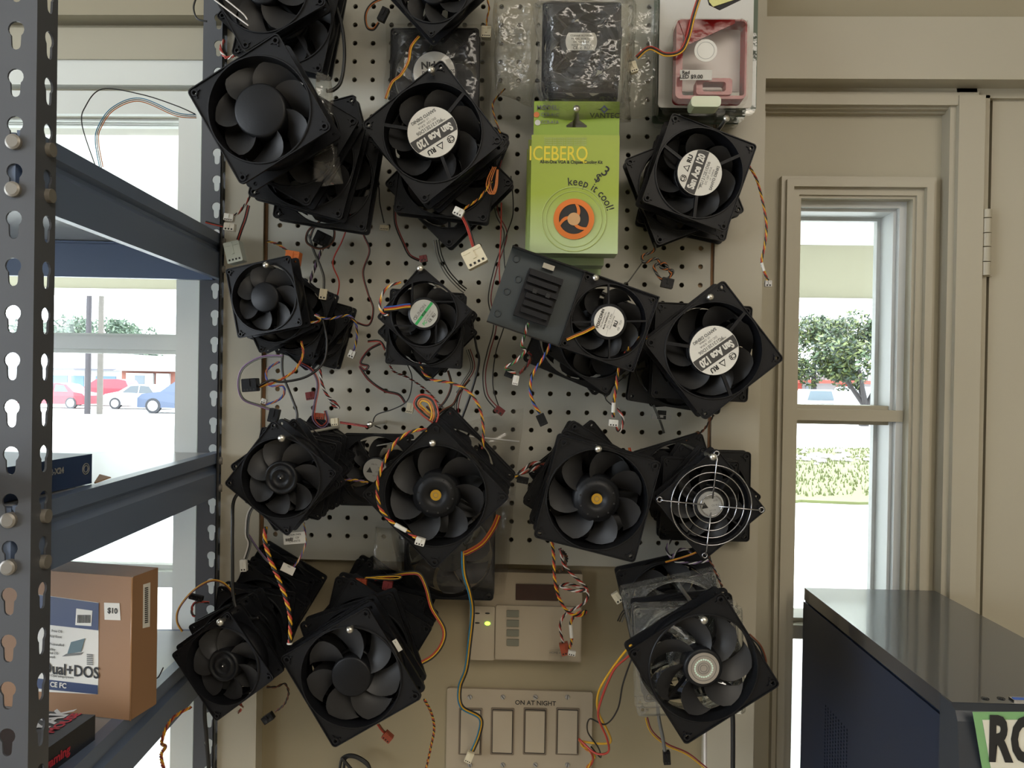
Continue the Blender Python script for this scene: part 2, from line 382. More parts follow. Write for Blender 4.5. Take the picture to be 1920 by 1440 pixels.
# soffit of the entrance canopy and its fascia beam
dcan = 5.6; zsof = W(1580, 460, dcan).z
mb = MB(); mb.box(-9, 9, 1.25, dcan+.3, zsof, zsof+.08, mat('white_soffit', (.80, .82, .76), .7)); struct('canopy_soffit', mb)
mb = MB(); mb.box(-9, 9, dcan, dcan+.2, W(1580, 560, dcan).z, zsof-.001, mat('beige_fascia', (.27, .25, .18), .7)); mb.box(-9, 9, dcan-.03, dcan+.25, W(1580, 567, dcan).z, W(1580, 560, dcan).z, mat('white_drip_edge', (.8, .8, .78), .6)); struct('canopy_beam', mb)
GR = mat('dry_lawn', (.085, .095, .03), .9, var=.35, vscale=1.2, bump=.6, bscale=8)
mb = MB()
rg = random.Random(3)
ga, gb = Zp(1580, 935, ZG).y, Zp(1580, 845, ZG).y
N = 26; V = []
for j in range(2):
    for i in range(N):
        x = -2+i*24/(N-1); V.append((x, (ga-.5+.22*(x-6) if j == 0 else gb+.25*(x-8))+rg.uniform(-.3, .3), ZG+.05))
mb.add(V, [(i, i+1, i+1+N, i+N) for i in range(N-1)], GR)
mb.add([(v[0], v[1], ZG-.1) for v in V[:N]]+V[:N], [(i, i+1, i+1+N, i+N) for i in range(N-1)], GR)
for i in range(5000):                                            # blades of grass
    x = rg.uniform(2, 14); y = rg.uniform(ga+.3, gb-.3)+.23*(x-7); h = rg.uniform(.04, .12); a = rg.uniform(0, PI)
    c, s_ = math.cos(a)*.02, math.sin(a)*.02
    mb.add([(x-c, y-s_, ZG+.05), (x+c, y+s_, ZG+.05), (x+rg.uniform(-.03, .03), y, ZG+.05+h)], [(0, 1, 2)], GR)
o = mb.build('lawn'); tag(o, 'strip of sunlit grass across the parking lot seen through the narrow window', 'grass', kind='stuff')
mb = MB(); rr = random.Random(9); c = Zp(1535, 862, ZG)
for i in range(60):
    x, y = c.x+rr.gauss(0, 1.1), c.y+rr.gauss(0, .8); s_ = rr.uniform(.05, .16)
    mb.ball((x, y, ZG+.05+s_*.3), s_, mat('pale_rubble', (.42, .38, .36), .9), 6, (1, 1, .6))
o = mb.build('rubble'); tag(o, 'heap of grey stones lying on the grass strip', 'stones', kind='stuff')

def leafy(mb, c, rx, ry, rz, n, size, m1, seed, clumps=12):
    q = random.Random(seed); cl = []
    for i in range(clumps):
        a, b = q.uniform(0, 2*PI), q.uniform(-1, 1); k = math.sqrt(max(0, 1-b*b))*.72
        cl.append((c[0]+rx*k*math.cos(a), c[1]+ry*k*math.sin(a), c[2]+rz*b*.72, q.uniform(.30, .48)))
    for i in range(n):
        x, y, z, s_ = q.choice(cl); a, b = q.uniform(0, 2*PI), q.uniform(-1, 1); k = math.sqrt(1-b*b); rr_ = s_*q.uniform(.7, 1.05)
        p = Vector((x+rx*rr_*k*math.cos(a), y+ry*rr_*k*math.sin(a), z+rz*rr_*b))
        u = Vector((q.uniform(-1, 1), q.uniform(-1, 1), q.uniform(-1, 1))).normalized()*size*q.uniform(.6, 1.2); v = u.orthogonal().normalized()*size*.7
        mb.add([p-u, p+v*.6, p+u, p-v*.6], [(0, 1, 2, 3)], q.choice(m1))
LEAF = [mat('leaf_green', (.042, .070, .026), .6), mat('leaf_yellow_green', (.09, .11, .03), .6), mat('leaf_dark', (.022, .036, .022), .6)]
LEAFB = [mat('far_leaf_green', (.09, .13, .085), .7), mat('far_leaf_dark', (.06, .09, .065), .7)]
BARK = mat('bark', (.035, .03, .03), .9, bump=.5, bscale=10)
def tree(px, py_base, D, w_, top_py, label, group=None, trunk=True, leaves=3500, lm=LEAF, seed=1, lsize=.22):
    b = W(px, py_base, D); b.z = ZG; top = W(px, top_py, D).z; h = top-ZG
    t = thing('tree', label, 'tree', T(b.x, b.y, ZG), group)
    mb = MB(); cz = ZG+h*.64
    q = random.Random(seed)
    if trunk:
        mb.cyl((b.x, b.y, ZG), (b.x+.1, b.y, ZG+h*.2), .26, BARK, 8, .2)
        for a in range(5):
            an = a*2*PI/5+.4; mb.cyl((b.x+.1, b.y, ZG+h*.17), (b.x+math.cos(an)*w_*.3, b.y+math.sin(an)*w_*.25, cz-.1*h), .15, BARK, 6, .06)
    else: mb.cyl((b.x, b.y, ZG), (b.x, b.y, cz), .25, BARK, 6, .1)
    part('trunk', mb, t, True)
    mb = MB(); leafy(mb, (b.x, b.y, cz), w_/2, w_*.42, h*.36, leaves, lsize, lm, seed, 22)
    part('crown', mb, t, True)
    return t
tree(1620, 760, 40, 4.6, 592, 'tree with forked dark trunk beyond the grass strip', seed=2, leaves=6000, lsize=.17)
tree(1525, 760, 54, 5.4, 590, 'dense round tree left of the forked-trunk tree', trunk=False, seed=5, leaves=5000, lsize=.2)
tree(1690, 760, 53, 4.6, 590, 'tree partly hidden by the narrow window frame, right of the forked-trunk tree', trunk=False, seed=6, leaves=3500)
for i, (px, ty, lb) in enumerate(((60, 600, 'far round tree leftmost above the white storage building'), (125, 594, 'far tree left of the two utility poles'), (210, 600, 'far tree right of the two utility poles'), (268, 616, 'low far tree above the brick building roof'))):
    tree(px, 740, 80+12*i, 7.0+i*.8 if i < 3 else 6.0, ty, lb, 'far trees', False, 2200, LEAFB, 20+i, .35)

# utility poles
for px, w_, lb in ((164, .30, 'dark brown wooden utility pole, left one of the pair'), (187, .30, 'pale wooden utility pole, right one of the pair')):
    c = W(px, 762, 38); mb = MB()
    m = mat('pole_wood_dark' if px == 164 else 'pole_wood_pale', (.045, .04, .045) if px == 164 else (.09, .08, .07), .9, var=.2, vscale=3)
    mb.cyl((c.x, 38, ZG), (c.x+.02, 38, 7.5), .15, m, 10, .12); o = mb.build('utility_pole'); tag(o, lb, 'pole', 'utility poles')

# cars
def car(px, D, length, profile, m, label, facing=1, name='car', ww=1.7, wheel=.33):
    """side view car; profile = list of (u 0..1 along length, height m)"""
    c = W(px, 762, D); t = thing(name, label, 'car', T(c.x, D, ZG))
    def X(u): return (u-.5)*length*facing
    mb = MB(); pr = [(X(u), h) for u, h in profile]
    if facing < 0: pr = pr[::-1]
    n = len(pr); hmax = max(p[1] for p in pr)
    rows = []
    for y, k in ((-ww/2, 0), (-ww/2+.0, 1), (ww/2, 1), (ww/2, 0)):
        pass
    V = []
    for y in (-ww/2, ww/2):
        for x, h in pr:
            ins = .22*max(0, (h-.85)/(hmax-.85)) if h > .85 else 0
            V.append((x, y+(ins if y < 0 else -ins), h))
    mb.add(V, [list(range(n)), list(range(2*n-1, n-1, -1))] + [(i, i+n, (i+1) % n+n, (i+1) % n) for i in range(n)], m)
    part('body', mb, t)
    return t, X
def wheels(t, X, us, ww=1.7, r=.33):
    for u in us:
        mb = MB(); mb.cyl((X(u), -ww/2-.02, r), (X(u), -ww/2+.2, r), r, mat('tyre_rubber', (.03, .03, .035), .8), 20); mb.cyl((X(u), -ww/2-.03, r), (X(u), -ww/2-.01, r), r*.68, DULL, 16)
        part('wheel', mb, t)
def glassq(t, X, pts, ww=1.7):
    for P in pts:
        mb = MB()
        V = []
        for u, h in P: V.append((X(u), -ww/2-.012+.22*max(0, (h-.85)/.6), h))
        mb.add(V+[(v[0], v[1]+.02, v[2]) for v in V], [tuple(range(len(V))), tuple(range(2*len(V)-1, len(V)-1, -1))], mat('car_glass', (.05, .06, .07), .3)); part('side_window', mb, t)
SED = [(0, .25), (0, .75), (.04, .88), (.16, .95), (.30, 1.38), (.42, 1.45), (.60, 1.42), (.76, 1.02), (.95, .86), (1, .68), (1, .25)]
SUV = [(0, .3), (0, 1.0), (.03, 1.1), (.10, 1.62), (.20, 1.70), (.55, 1.68), (.72, 1.15), (.95, 1.02), (1, .8), (1, .3)]
REDC = mat('red_car_paint', (.30, .015, .03), .4); REDD = mat('dark_red_car_paint', (.24, .02, .035), .4)
WHC = mat('white_car_paint', (.42, .43, .45), .3); BLUEC = mat('blue_grey_car_paint', (.05, .07, .12), .3)
t, X = car(112, 44, 3.9, SED, REDC, 'bright red sedan parked left of the utility poles', -1); wheels(t, X, (.2, .8)); glassq(t, X, [[(.24, .95), (.33, 1.34), (.46, 1.38), (.46, .95)], [(.48, .95), (.48, 1.38), (.6, 1.34), (.70, .98)]])
t, X = car(196, 48, 4.2, SUV, REDD, 'dark red SUV parked behind the utility poles', -1); wheels(t, X, (.2, .8)); glassq(t, X, [[(.14, 1.12), (.17, 1.52), (.38, 1.56), (.38, 1.12)], [(.41, 1.12), (.41, 1.56), (.54, 1.54), (.66, 1.14)]])
t, X = car(268, 44.5, 4.0, SED, WHC, 'white sedan parked between the red SUV and the blue car', -1); wheels(t, X, (.2, .8)); glassq(t, X, [[(.24, .95), (.33, 1.34), (.46, 1.38), (.46, .95)], [(.48, .95), (.48, 1.38), (.6, 1.34), (.70, .98)]])
t, X = car(345, 40.5, 4.2, SUV, BLUEC, 'blue-grey SUV cut off by the window frame', -1); wheels(t, X, (.2, .8), r=.4); glassq(t, X, [[(.14, 1.12), (.17, 1.52), (.38, 1.56), (.38, 1.12)], [(.41, 1.12), (.41, 1.56), (.54, 1.54), (.66, 1.14)]])

# white storage building with blue roller doors
D = 62
a, b = W(20, 720, D), W(226, 720, D); zt = W(150, 662, D).z
t = thing('storage_building', 'long white storage building with blue roller doors behind the red cars', 'building', T((a.x+b.x)/2, D, ZG))
mb = MB(); mb.box(a.x-20, b.x, D, D+10, ZG, zt, mat('white_render', (.45, .45, .45), .8)); part('wall', mb, t, True)
mb = MB(); mb.box(a.x-20, b.x, D-.8, D-.01, W(100, 693, D).z, W(100, 690, D).z, mat('grey_awning', (.10, .10, .12), .7)); part('awning', mb, t, True)
for x0, x1 in ((98, 127), (134, 158), (180, 184), (188, 218)):
    mb = MB(); p, q = W(x0, 705, D), W(x1, 705, D); mb.box(p.x, q.x, D-.06, D-.001, ZG, W(110, 704, D).z, mat('blue_roller_door', (.09, .16, .26), .5, var=.1)); part('roller_door', mb, t, True)
# brick house with grey gable roof
D = 58
a, b = W(228, 720, D), W(380, 720, D); ze = W(280, 696, D).z; zr = W(280, 665, D).z
t = thing('brick_house', 'low brick house with pale grey roof and small white gable', 'building', T((a.x+b.x)/2, D, ZG))
mb = MB(); mb.box(a.x, b.x, D, D+8, ZG, ze, mat('red_brick', (.20, .075, .055), .85, var=.2, vscale=4)); part('wall', mb, t, True)
mb = MB(); xa_, xb2 = a.x-.4, b.x+.4
mb.add([(xa_, D-.5, ze), (xb2, D-.5, ze), (xb2-1, D+4, zr), (xa_+1, D+4, zr), (xa_, D+8.5, ze), (xb2, D+8.5, ze)], [(0, 1, 2, 3), (3, 2, 5, 4), (0, 3, 4), (1, 5, 2), (0, 4, 5, 1)], mat('grey_shingle', (.17, .18, .185), .9, var=.1)); part('roof', mb, t, True)
p = W(295, 697, D-.6)
mb = MB(); mb.prism([(p.x-1.2, ze), (p.x+1.4, ze), (p.x+.1, ze+1.0)], D-.7, D+1.5, mat('white_siding', (.42, .42, .41), .7)); part('gable', mb, t, True)
for x0, x1, nm in ((240, 290, 'porch'), (296, 320, 'white_window')):
    mb = MB(); mb.box(W(x0, 720, D).x, W(x1, 720, D).x, D-.3, D-.001, ZG, W(280, 700, D).z, MATS['white_siding']); part(nm, mb, t, True)
mb = MB(); mb.box(W(257, 720, D).x, W(275, 720, D).x, D-.36, D-.3, ZG, W(265, 704, D).z, mat('grey_door', (.10, .12, .14), .6)); part('door', mb, t, True)

# shop with red fascia, white pickup, white van (seen through window_2)
D = 60
a, b = W(1440, 730, D), W(1760, 730, D)
t = thing('red_and_white_shop', 'white shop front with a red fascia band behind the forked tree', 'building', T((a.x+b.x)/2, D, ZG))
mb = MB(); mb.box(a.x-10, b.x+12, D, D+8, ZG, W(1560, 694, D).z, mat('white_panel', (.36, .36, .37), .7)); part('wall', mb, t, True)
mb = MB(); mb.box(a.x-10, b.x+12, D-.9, D, W(1560, 719, D).z, W(1560, 713, D).z, mat('red_fascia', (.42, .07, .05), .6)); part('fascia', mb, t, True)
for x0, x1 in ((1488, 1503), (1568, 1590), (1640, 1662)):
    mb = MB(); mb.box(W(x0, 720, D).x, W(x1, 720, D).x, D-.1, D-.01, ZG, W(1560, 719, D).z, MATS['red_fascia']); part('red_panel', mb, t, True)
for x0 in (1507, 1594):
    mb = MB(); mb.box(W(x0-4, 720, D).x, W(x0+4, 720, D).x, D-1.0, D-.75, ZG, W(1560, 719, D).z, mat('grey_column', (.13, .14, .16), .7)); part('column', mb, t, True)
mb = MB(); p = W(1541, 705, D-.01); mb.text('KO HAWK', 1.15, INKG, T(p.x, D-.03, p.z), .03); part('sign_lettering', mb, t, True)
D = 46; c = W(1554, 760, D)
t = thing('pickup_truck', 'white pickup truck facing the window in front of the red shop', 'truck', T(c.x, D, ZG))
mb = MB(); mb.prism(rrect(-1.0, 1.0, .45, 1.12, .12), 0, 5, WHC); mb.prism([(-.92, 1.1), (.92, 1.1), (.72, 1.78), (-.72, 1.78)], 1.3, 3.2, WHC); part('body', mb, t)
mb = MB(); mb.add([(-.8, 1.27, 1.14), (.8, 1.27, 1.14), (.64, 1.29, 1.70), (-.64, 1.29, 1.70)], [(0, 1, 2, 3)], mat('windshield_glass', (.12, .15, .17), .3)); part('windshield', mb, t)
mb = MB(); mb.box(-.5, .5, -.04, 0, .62, .95, mat('grille_black', (.05, .05, .06), .5))
for k in range(4): mb.box(-.5, .5, -.05, -.04, .66+k*.08, .68+k*.08, DULL)
part('grille', mb, t)
for s_ in (-1, 1):
    mb = MB(); mb.cyl((s_*.85, .3, .4), (s_*.62, .3, .4), .4, MATS['tyre_rubber'], 16); part('wheel', mb, t)
c = W(1662, 758, 41)
t = thing('parked_van', 'white van behind the trunk of the forked tree', 'van', T(c.x, 41, ZG))
mb = MB(); mb.prism(rrect(-1.0, 1.0, .4, 2.0, .25), 0, 4.5, WHC); part('body', mb, t)
mb = MB(); mb.box(-.7, .7, -.03, 0, 1.25, 1.75, MATS['windshield_glass']); part('windshield', mb, t)
mb = MB(); mb.box(-.75, .75, -.03, 0, .55, .85, MATS['grille_black']); part('grille', mb, t)

# ------------------------------------------------------------------ steel shelving unit on the left
A0 = W(62, 650, .61); A1 = Vector((-.4405, 1.08, 1.5))
ang = math.atan2(-(A1.x-A0.x), A1.y-A0.y)
SM = T(A0.x, A0.y, 0) @ Matrix.Rotation(ang, 4, 'Z')           # local: x left is -x, y depth, origin at near right post corner
LD = math.hypot(A1.x-A0.x, A1.y-A0.y)
SU = thing('shelving_unit', 'grey steel rivet shelving unit with keyhole posts left of the pegboard', 'shelf', SM)
KP = .0381
zref = W(30, 155, .61).z                                        # middle of one keyhole on the near post
def keyhole(cx, cz):
    P = []
    for i in range(13): a = R(-50+280*i/12); P.append((cx+.0064*math.cos(a), cz+.0045+.0064*math.sin(a)))
    for i in range(7): a = R(180+180*i/6); P.append((cx+.0037*math.cos(a), cz-.0082+.0037*math.sin(a)))
    return P
def post(name, corner, sx, sy, wf=.038, wsid=.030):
    """angle post: one flange in the XZ plane, one in the YZ plane; corner in unit coordinates"""
    mb = MB(); x0, y0 = corner; k0 = int((zref-.02)/KP); zb0 = zref-k0*KP-KP/2; n = 57
    t = .0018
    for i in range(n):
        za_ = zb0+i*KP; zc_ = za_+KP; c = za_+KP/2
        xa_, xb_ = (x0-wf, x0) if sx < 0 else (x0, x0+wf)
        cx = x0+sx*.0165
        mb.ring(rect(xa_, xb_, za_, zc_), keyhole(cx, c), (cx, c), y0 if sy > 0 else y0-t, y0+t if sy > 0 else y0, POSTM, outwall=False)
        # side flange: build in XZ then turn into YZ
        M = Matrix(((0, 1, 0, x0), (1, 0, 0, y0), (0, 0, 1, 0), (0, 0, 0, 1)))
        ya, yb = (0, wsid) if sy > 0 else (-wsid, 0); cy = (ya+yb)/2+sy*.003
        q = (0, -t) if sx < 0 else (0, t)
        mb.ring(rect(ya, yb, za_, zc_), keyhole(cy, c), (cy, c), min(q), max(q), POSTM, M, outwall=False)
    zt_ = zb0+n*KP
    return part(name, mb, SU)
post('post', (0, 0), -1, 1)
post('post', (0, LD), -1, -1)
post('post', (-.92, 0), 1, 1)
post('post', (-.92, LD), 1, -1)
# levels: (top z, bottom z) of the side beams
ZU = W(105, 265, .64).z, W(105, 403, .64).z
ZM = W(96, 938, .64).z, W(96, 1071, .64).z
ZL = 1.140, 1.078
def lvl(zt_, zb_, first):
    h = zt_-zb_
    # side beam profile swept along y (in unit space): lip, groove, web
    prof = [(-.0022, zb_), (-.0022, zt_-.028), (-.0075, zt_-.022), (-.0075, zt_-.018), (-.0022, zt_-.014), (-.0022, zt_), (-.016, zt_), (-.016, zt_-.003), (-.0105, zt_-.012), (-.0105, zb_)]
    prof = prof[::-1]
    Mside = Matrix(((1, 0, 0, 0), (0, 1, 0, 0), (0, 0, 1, 0), (0, 0, 0, 1)))
    mb = MB(); mb.prism(prof, .002, LD-.002, BEAMM, Mside); part('side_beam', mb, SU)
    mb = MB(); mb.prism([(-.92-x, z) for x, z in prof][::-1], .002, LD-.002, BEAMM); part('side_beam', mb, SU)
    for y0, y1 in ((.0022, .012), (LD-.012, LD-.0022)):
        mb = MB(); mb.box(-.90, -.017, y0, y1, zb_, zt_-.002, BEAMM); mb.box(-.90, -.017, y0+.002 if y0 < .1 else y0-.012, y1+.012 if y0 < .1 else y1-.002, zt_-.016, zt_-.014, BEAMM)
        part('end_beam', mb, SU)
    mb = MB(); mb.box(-.904, -.0165, .013, LD-.013, zt_-.013, zt_-.001, mat('grey_laminate_board', (.34, .345, .35), .28, bump=.05, bscale=20, var=.08, vscale=9)); part('shelf_board', mb, SU)
    # rivets
    for z_ in (zt_-.010, zt_-.010-KP):
        zk = zref+round((z_-zref)/KP)*KP-.0105
        for (x, y, ax) in ((-.0165, -.003, 'y'), (.002, .0185, 'x'), (.002, LD-.0185, 'x')):
            mb = MB()
            if ax == 'y': mb.cyl((x, y, zk), (x, y+.006, zk), .0062, mat('worn_rivet', (.26, .24, .21), .4, metal=.3), 18, .0062); mb.cyl((x, y-.001, zk), (x, y, zk), .0045, MATS['worn_rivet'], 18, .0062)
            else: mb.cyl((x+.002, y, zk), (x-.006, y, zk), .0058, MATS['worn_rivet'] if 'worn_rivet' in MATS else POSTM, 18)
            part('rivet', mb, SU)
lvl(*ZU, True); lvl(*ZM, False); lvl(*ZL, False)

# carton helper: a box whose near vertical edge and two bottom directions come from the place it stands on
def face_text(mb, body, size, m, P, right, up, bold=0, sq=1.0, off=.0006, ax='CENTER'):
    n = right.cross(up).normalized(); P = Vector(P)+n*off
    M = Matrix(((right.x, -n.x, up.x, P.x), (right.y, -n.y, up.y, P.y), (right.z, -n.z, up.z, P.z), (0, 0, 0, 1)))
    mb.text(body, size, m, M, bold, ax, sq)
def face_quad(mb, pts, P, n, m, off=.0004, t=.0003):
    mb.quad(*[hit(px, py, P+n*off, n) for px, py in pts], m, t)
UP = Vector((0, 0, 1))
CARD = mat('brown_cardboard', (.30, .165, .085), .6, var=.10, vscale=7, bump=.1, bscale=30)
P0 = Zp(244, 1351, ZL[0]); P1 = Zp(293, 1320, ZL[0])
Rd = (P1-P0); Rl = Rd.length; Rd.normalize(); Ld = Vector((-Rd.y, Rd.x, 0))       # Ld runs left along the front face
if Ld.x > 0: Ld = -Ld
nF = -Rd; nR = -Ld
Hh = (hit(247, 1082, P0, nF)-P0).z
t = thing('cardboard_box', 'tall brown carton with blue and white label and $10 tag, lower shelf', 'box', T(P0.x, P0.y, P0.z))
mb = MB(); L_ = .26
b_ = [P0, P0+Rd*Rl, P0+Rd*Rl+Ld*L_, P0+Ld*L_]
mb.add(b_+[p+UP*Hh for p in b_], [(0, 1, 5, 4), (1, 2, 6, 5), (2, 3, 7, 6), (3, 0, 4, 7), (4, 5, 6, 7), (3, 2, 1, 0)], CARD)
part('carton', mb, t, True)
mb = MB(); NAVY = mat('navy_print', (.035, .055, .13), .45); lr = -Ld
face_quad(mb, [(60, 1296), (184, 1302), (185, 1130), (60, 1113)], P0, nF, WHITE, .0004)
face_quad(mb, [(60, 1168), (184, 1182), (185, 1131), (60, 1114)], P0, nF, NAVY, .0008)
face_quad(mb, [(60, 1290), (183, 1302), (183, 1285), (60, 1271)], P0, nF, NAVY, .0008)
face_quad(mb, [(141, 1172), (171, 1174), (173, 1145), (143, 1141)], P0, nF, WHITE, .0012)
for k in range(9): face_quad(mb, [(145+k*2.8, 1168), (146.6+k*2.8, 1168), (146.9+k*2.8, 1153), (145.3+k*2.8, 1153)], P0, nF, INK, .0015)
face_text(mb, 'Dual+DOS', .0165, INK, hit(134, 1257, P0, nF), lr, UP, .0003, .92, .0012)
face_text(mb, 'CE FC', .0075, WHITE, hit(111, 1284, P0, nF), lr, UP, .0002, 1, .0014)
for i, (px, py, s_) in enumerate(((108, 1183, 'Free OS'), (105, 1193, 'Dual Boot'), (108, 1208, 'Preinstalled'), (98, 1217, 'Utility'), (100, 1224, 'Dual OS'), (98, 1231, 'Install'), (112, 1267, 'Dual Operating System'))):
    face_text(mb, s_, .0038, INKG, hit(px, py, P0, nF), lr, UP, 0, 1, .0012)
face_quad(mb, [(126, 1226), (152, 1222), (159, 1197), (133, 1204)], P0, nF, mat('slate_print', (.10, .16, .18), .5), .0012)
face_quad(mb, [(116, 1231), (150, 1228), (156, 1223), (124, 1226)], P0, nF, INKG, .0013)
for k in range(6): face_quad(mb, [(163, 1226+k*3.6), (174, 1227+k*3.6), (174, 1229+k*3.6), (163, 1228+k*3.6)], P0, nF, INKG, .0012)
part('printed_label', mb, t, True)
mb = MB(); face_quad(mb, [(196, 1162), (226, 1163), (224, 1131), (195, 1130)], P0, nF, WHITE, .0006); face_text(mb, '$10', .0078, INK, hit(212, 1145, P0, nF), lr, UP, .0002, 1, .001); part('price_tag', mb, t, True)
mb = MB()
face_quad(mb, [(268, 1178), (281, 1175), (282, 1092), (269, 1096)], P0, nR, WHITE, .0005)
for k in range(18): face_quad(mb, [(272, 1104+k*3.8), (278, 1102.5+k*3.8), (278, 1100.8+k*3.8), (272, 1102+k*3.8)], P0, nR, INK, .0009)
part('barcode_sticker', mb, t, True)
mb = MB(); face_quad(mb, [(238, 1348), (250, 1347), (252, 1086), (240, 1084)], P0-nF*0, nF, mat('packing_tape', (.36, .22, .12), .15), .0003) if False else None
mb.tube([P0+nF*.0005+nR*.0005, P0+UP*Hh+nF*.0005+nR*.0005], .0009, mat('packing_tape', (.40, .22, .11), .2), 6); part('tape_seam', mb, t, True)

# navy box on the middle shelf
zm = ZM[0]
P0 = Zp(172, 906, zm); P1 = Zp(90, 924, zm); Ld = (P1-P0).normalized(); Rd = Vector((Ld.y, -Ld.x, 0)); Rd = Rd if Rd.y > 0 else -Rd; nF = -Rd
Hh = (hit(172, 851, P0, nF)-P0).z
t = thing('expansion_card_box', 'flat navy box with a round silver seal lying on the middle shelf', 'box', T(P0.x, P0.y, P0.z))
mb = MB(); b_ = [P0, P0+Rd*.10, P0+Rd*.10+Ld*.24, P0+Ld*.24]
mb.add(b_+[p+UP*Hh for p in b_], [(0, 1, 5, 4), (1, 2, 6, 5), (2, 3, 7, 6), (3, 0, 4, 7), (4, 5, 6, 7), (3, 2, 1, 0)], mat('navy_card', (.03, .055, .13), .4)); part('carton', mb, t, True)
mb = MB(); lr = -Ld
face_text(mb, '2-X24', .0075, GREYL, hit(106, 884, P0, nF), lr, UP, .0003, 1, .0006)
p = hit(160, 879, P0, nF)+nF*.0006; q = []
part('printed_lettering', mb, t, True); mb = MB()
for r_ in (.0052, .0032): mb.tube([p+(lr*math.cos(a)+UP*math.sin(a))*r_ for a in [2*PI*i/20 for i in range(20)]], .0004, GREYL, 5, True)
part('round_seal', mb, t, True)
mb = MB(); a_ = Zp(176, 905, zm+.002); b_2 = Zp(196, 894, zm+.006)
mb.quad(a_, a_+Vector((.004, -.004, .001)), b_2+Vector((.006, 0, 0)), b_2+Vector((-.012, .012, .001)), CARD, .0012); part('loose_flap', mb, t, True)

# black and red boxed gadget on the lower shelf
zl = ZL[0]
P0 = Zp(108, 1440, zl); P1 = Zp(178, 1387, zl); Rd = (P1-P0).normalized(); Ld = Vector((-Rd.y, Rd.x, 0)); nR = -Ld
Hh = (hit(180, 1339, P1, nR)-P1).z
t = thing('gaming_mouse_box', 'black retail box with slanted white and red lettering lying on the lower shelf', 'box', T(P1.x, P1.y, zl))
mb = MB(); Pn = P0-Rd*.10; b_ = [Pn, P1, P1+Ld*.13, Pn+Ld*.13]
mb.add(b_+[p+UP*Hh for p in b_], [(0, 1, 5, 4), (1, 2, 6, 5), (2, 3, 7, 6), (3, 0, 4, 7), (4, 5, 6, 7), (3, 2, 1, 0)], mat('black_card', (.02, .022, .028), .35)); part('carton', mb, t, True)
mb = MB(); top = P1+UP*Hh; rt = Rd.copy(); upv = Ld.copy()
WH2 = mat('white_print', (.7, .7, .7), .5); RD2 = mat('red_print', (.5, .03, .05), .5)
face_text(mb, 'YAK', .026, WH2, Zp(98, 1350, top.z), Rd, Ld, .0008, .9, .0006)
face_text(mb, 'MOUSE', .013, RD2, Zp(120, 1356, top.z), Rd, Ld, .0003, 1, .0006)
face_text(mb, 'gaming', .012, RD2, hit(108, 1420, P0, nR), Rd, UP, .0004, 1, .0006)
part('printed_lettering', mb, t, True)

# ------------------------------------------------------------------ computer tower, bottom right
Tz = 1.5-(1103-727)/F*1.09
bl = Zp(1510, 1102, 1.2016); Tz = 1.2016
pb = W(1510, 1102, 1.085); Tz = pb.z
pf = Zp(1797, 1327, Tz); pr = W(1755, 1104, 1.085)
X0, X1, Y0, Y1 = (pb.x+pf.x)/2, (pb.x+pf.x)/2+(pr.x-pb.x), pf.y, 1.085
CASEM = mat('black_steel_case', (.012, .020, .042), .38)
CASET = mat('black_steel_case_top', (.014, .020, .032), .30, spec=1.0, coat=.8)
PC = thing('computer_tower', 'black computer tower case with a green-edged sign on its front', 'computer', T((X0+X1)/2, Y0, Tz-.42))
mb = MB(); Zb = Tz-.42
mb.box(X0+.001, X1-.001, Y0+.03, Y1, Zb, Tz-.018, CASEM); part('chassis', mb, PC, True)
mb = MB(); mb.box(X0, X1, Y0+.012, Y1+.001, Tz-.017, Tz, CASET); part('top_panel', mb, PC, True)
# side panel with a vent of slanted holes
mb = MB(); M = Matrix(((0, 1, 0, X0-.0015), (1, 0, 0, 0), (0, 0, 1, 0), (0, 0, 0, 1)))
vy0, vy1, vz0, vz1 = .955, 1.005, 0, 0
q1, q2 = Xp(1548, 1318, X0), Xp(1592, 1440, X0); vy1, vy0 = q1.y, q2.y; vz1, vz0 = q1.z, q2.z-.05
cols_, rows_ = 9, 22; cy = (vy1-vy0)/cols_; cz = (vz1-vz0)/rows_
for i in range(cols_):
    for j in range(rows_):
        ya_, za_ = vy0+i*cy, vz0+j*cz; mb.ring(rect(ya_, ya_+cy, za_, za_+cz), circ(ya_+cy/2, za_+cz/2, min(cy, cz)*.36, 8), (ya_+cy/2, za_+cz/2), 0, .0012, CASEM, M, outwall=False)
for r_ in ((Y0+.03, vy0, Zb, Tz-.019), (vy1, Y1, Zb, Tz-.019), (vy0, vy1, Zb, vz0), (vy0, vy1, vz1, Tz-.019)):
    mb.box(r_[0], r_[1], 0, .0012, r_[2], r_[3], CASEM, M)
part('side_panel', mb, PC, True)
mb = MB(); 
fb = [(Y0+.03, Tz), (Y0+.012, Tz-.0005), (Y0+.004, Tz-.004), (Y0, Tz-.012), (Y0-.004, Tz-.05), (Y0-.004, Zb), (Y0+.03, Zb)]
Mx = Matrix(((0, 1, 0, 0), (1, 0, 0, 0), (0, 0, 1, 0), (0, 0, 0, 1)))
mb.prism(fb, X0-.0015, X1+.001, mat('front_bezel', (.03, .034, .042), .45), Mx); part('front_bezel', mb, PC, True)
for px in (1847, 1877):
    mb = MB(); p = Zp(px, 1309, Tz+.0005); mb.lathe([(0, -.0003), (.0019, -.0003), (.0019, .0012), (.0030, .0012), (.0034, 0)], INK, 16, T(p.x, p.y, p.z) @ Matrix.Rotation(R(-90), 4, 'X')); part('audio_jack', mb, PC, True)
mb = MB(); p = Zp(1915, 1313, Tz); mb.box(p.x-.009, p.x+.008, p.y-.004, p.y+.004, Tz, Tz+.0015, SILVER); mb.box(p.x-.0075, p.x+.007, p.y-.002, p.y+.002, Tz+.0015, Tz+.002, WIRE['b']); part('usb_port', mb, PC, True)
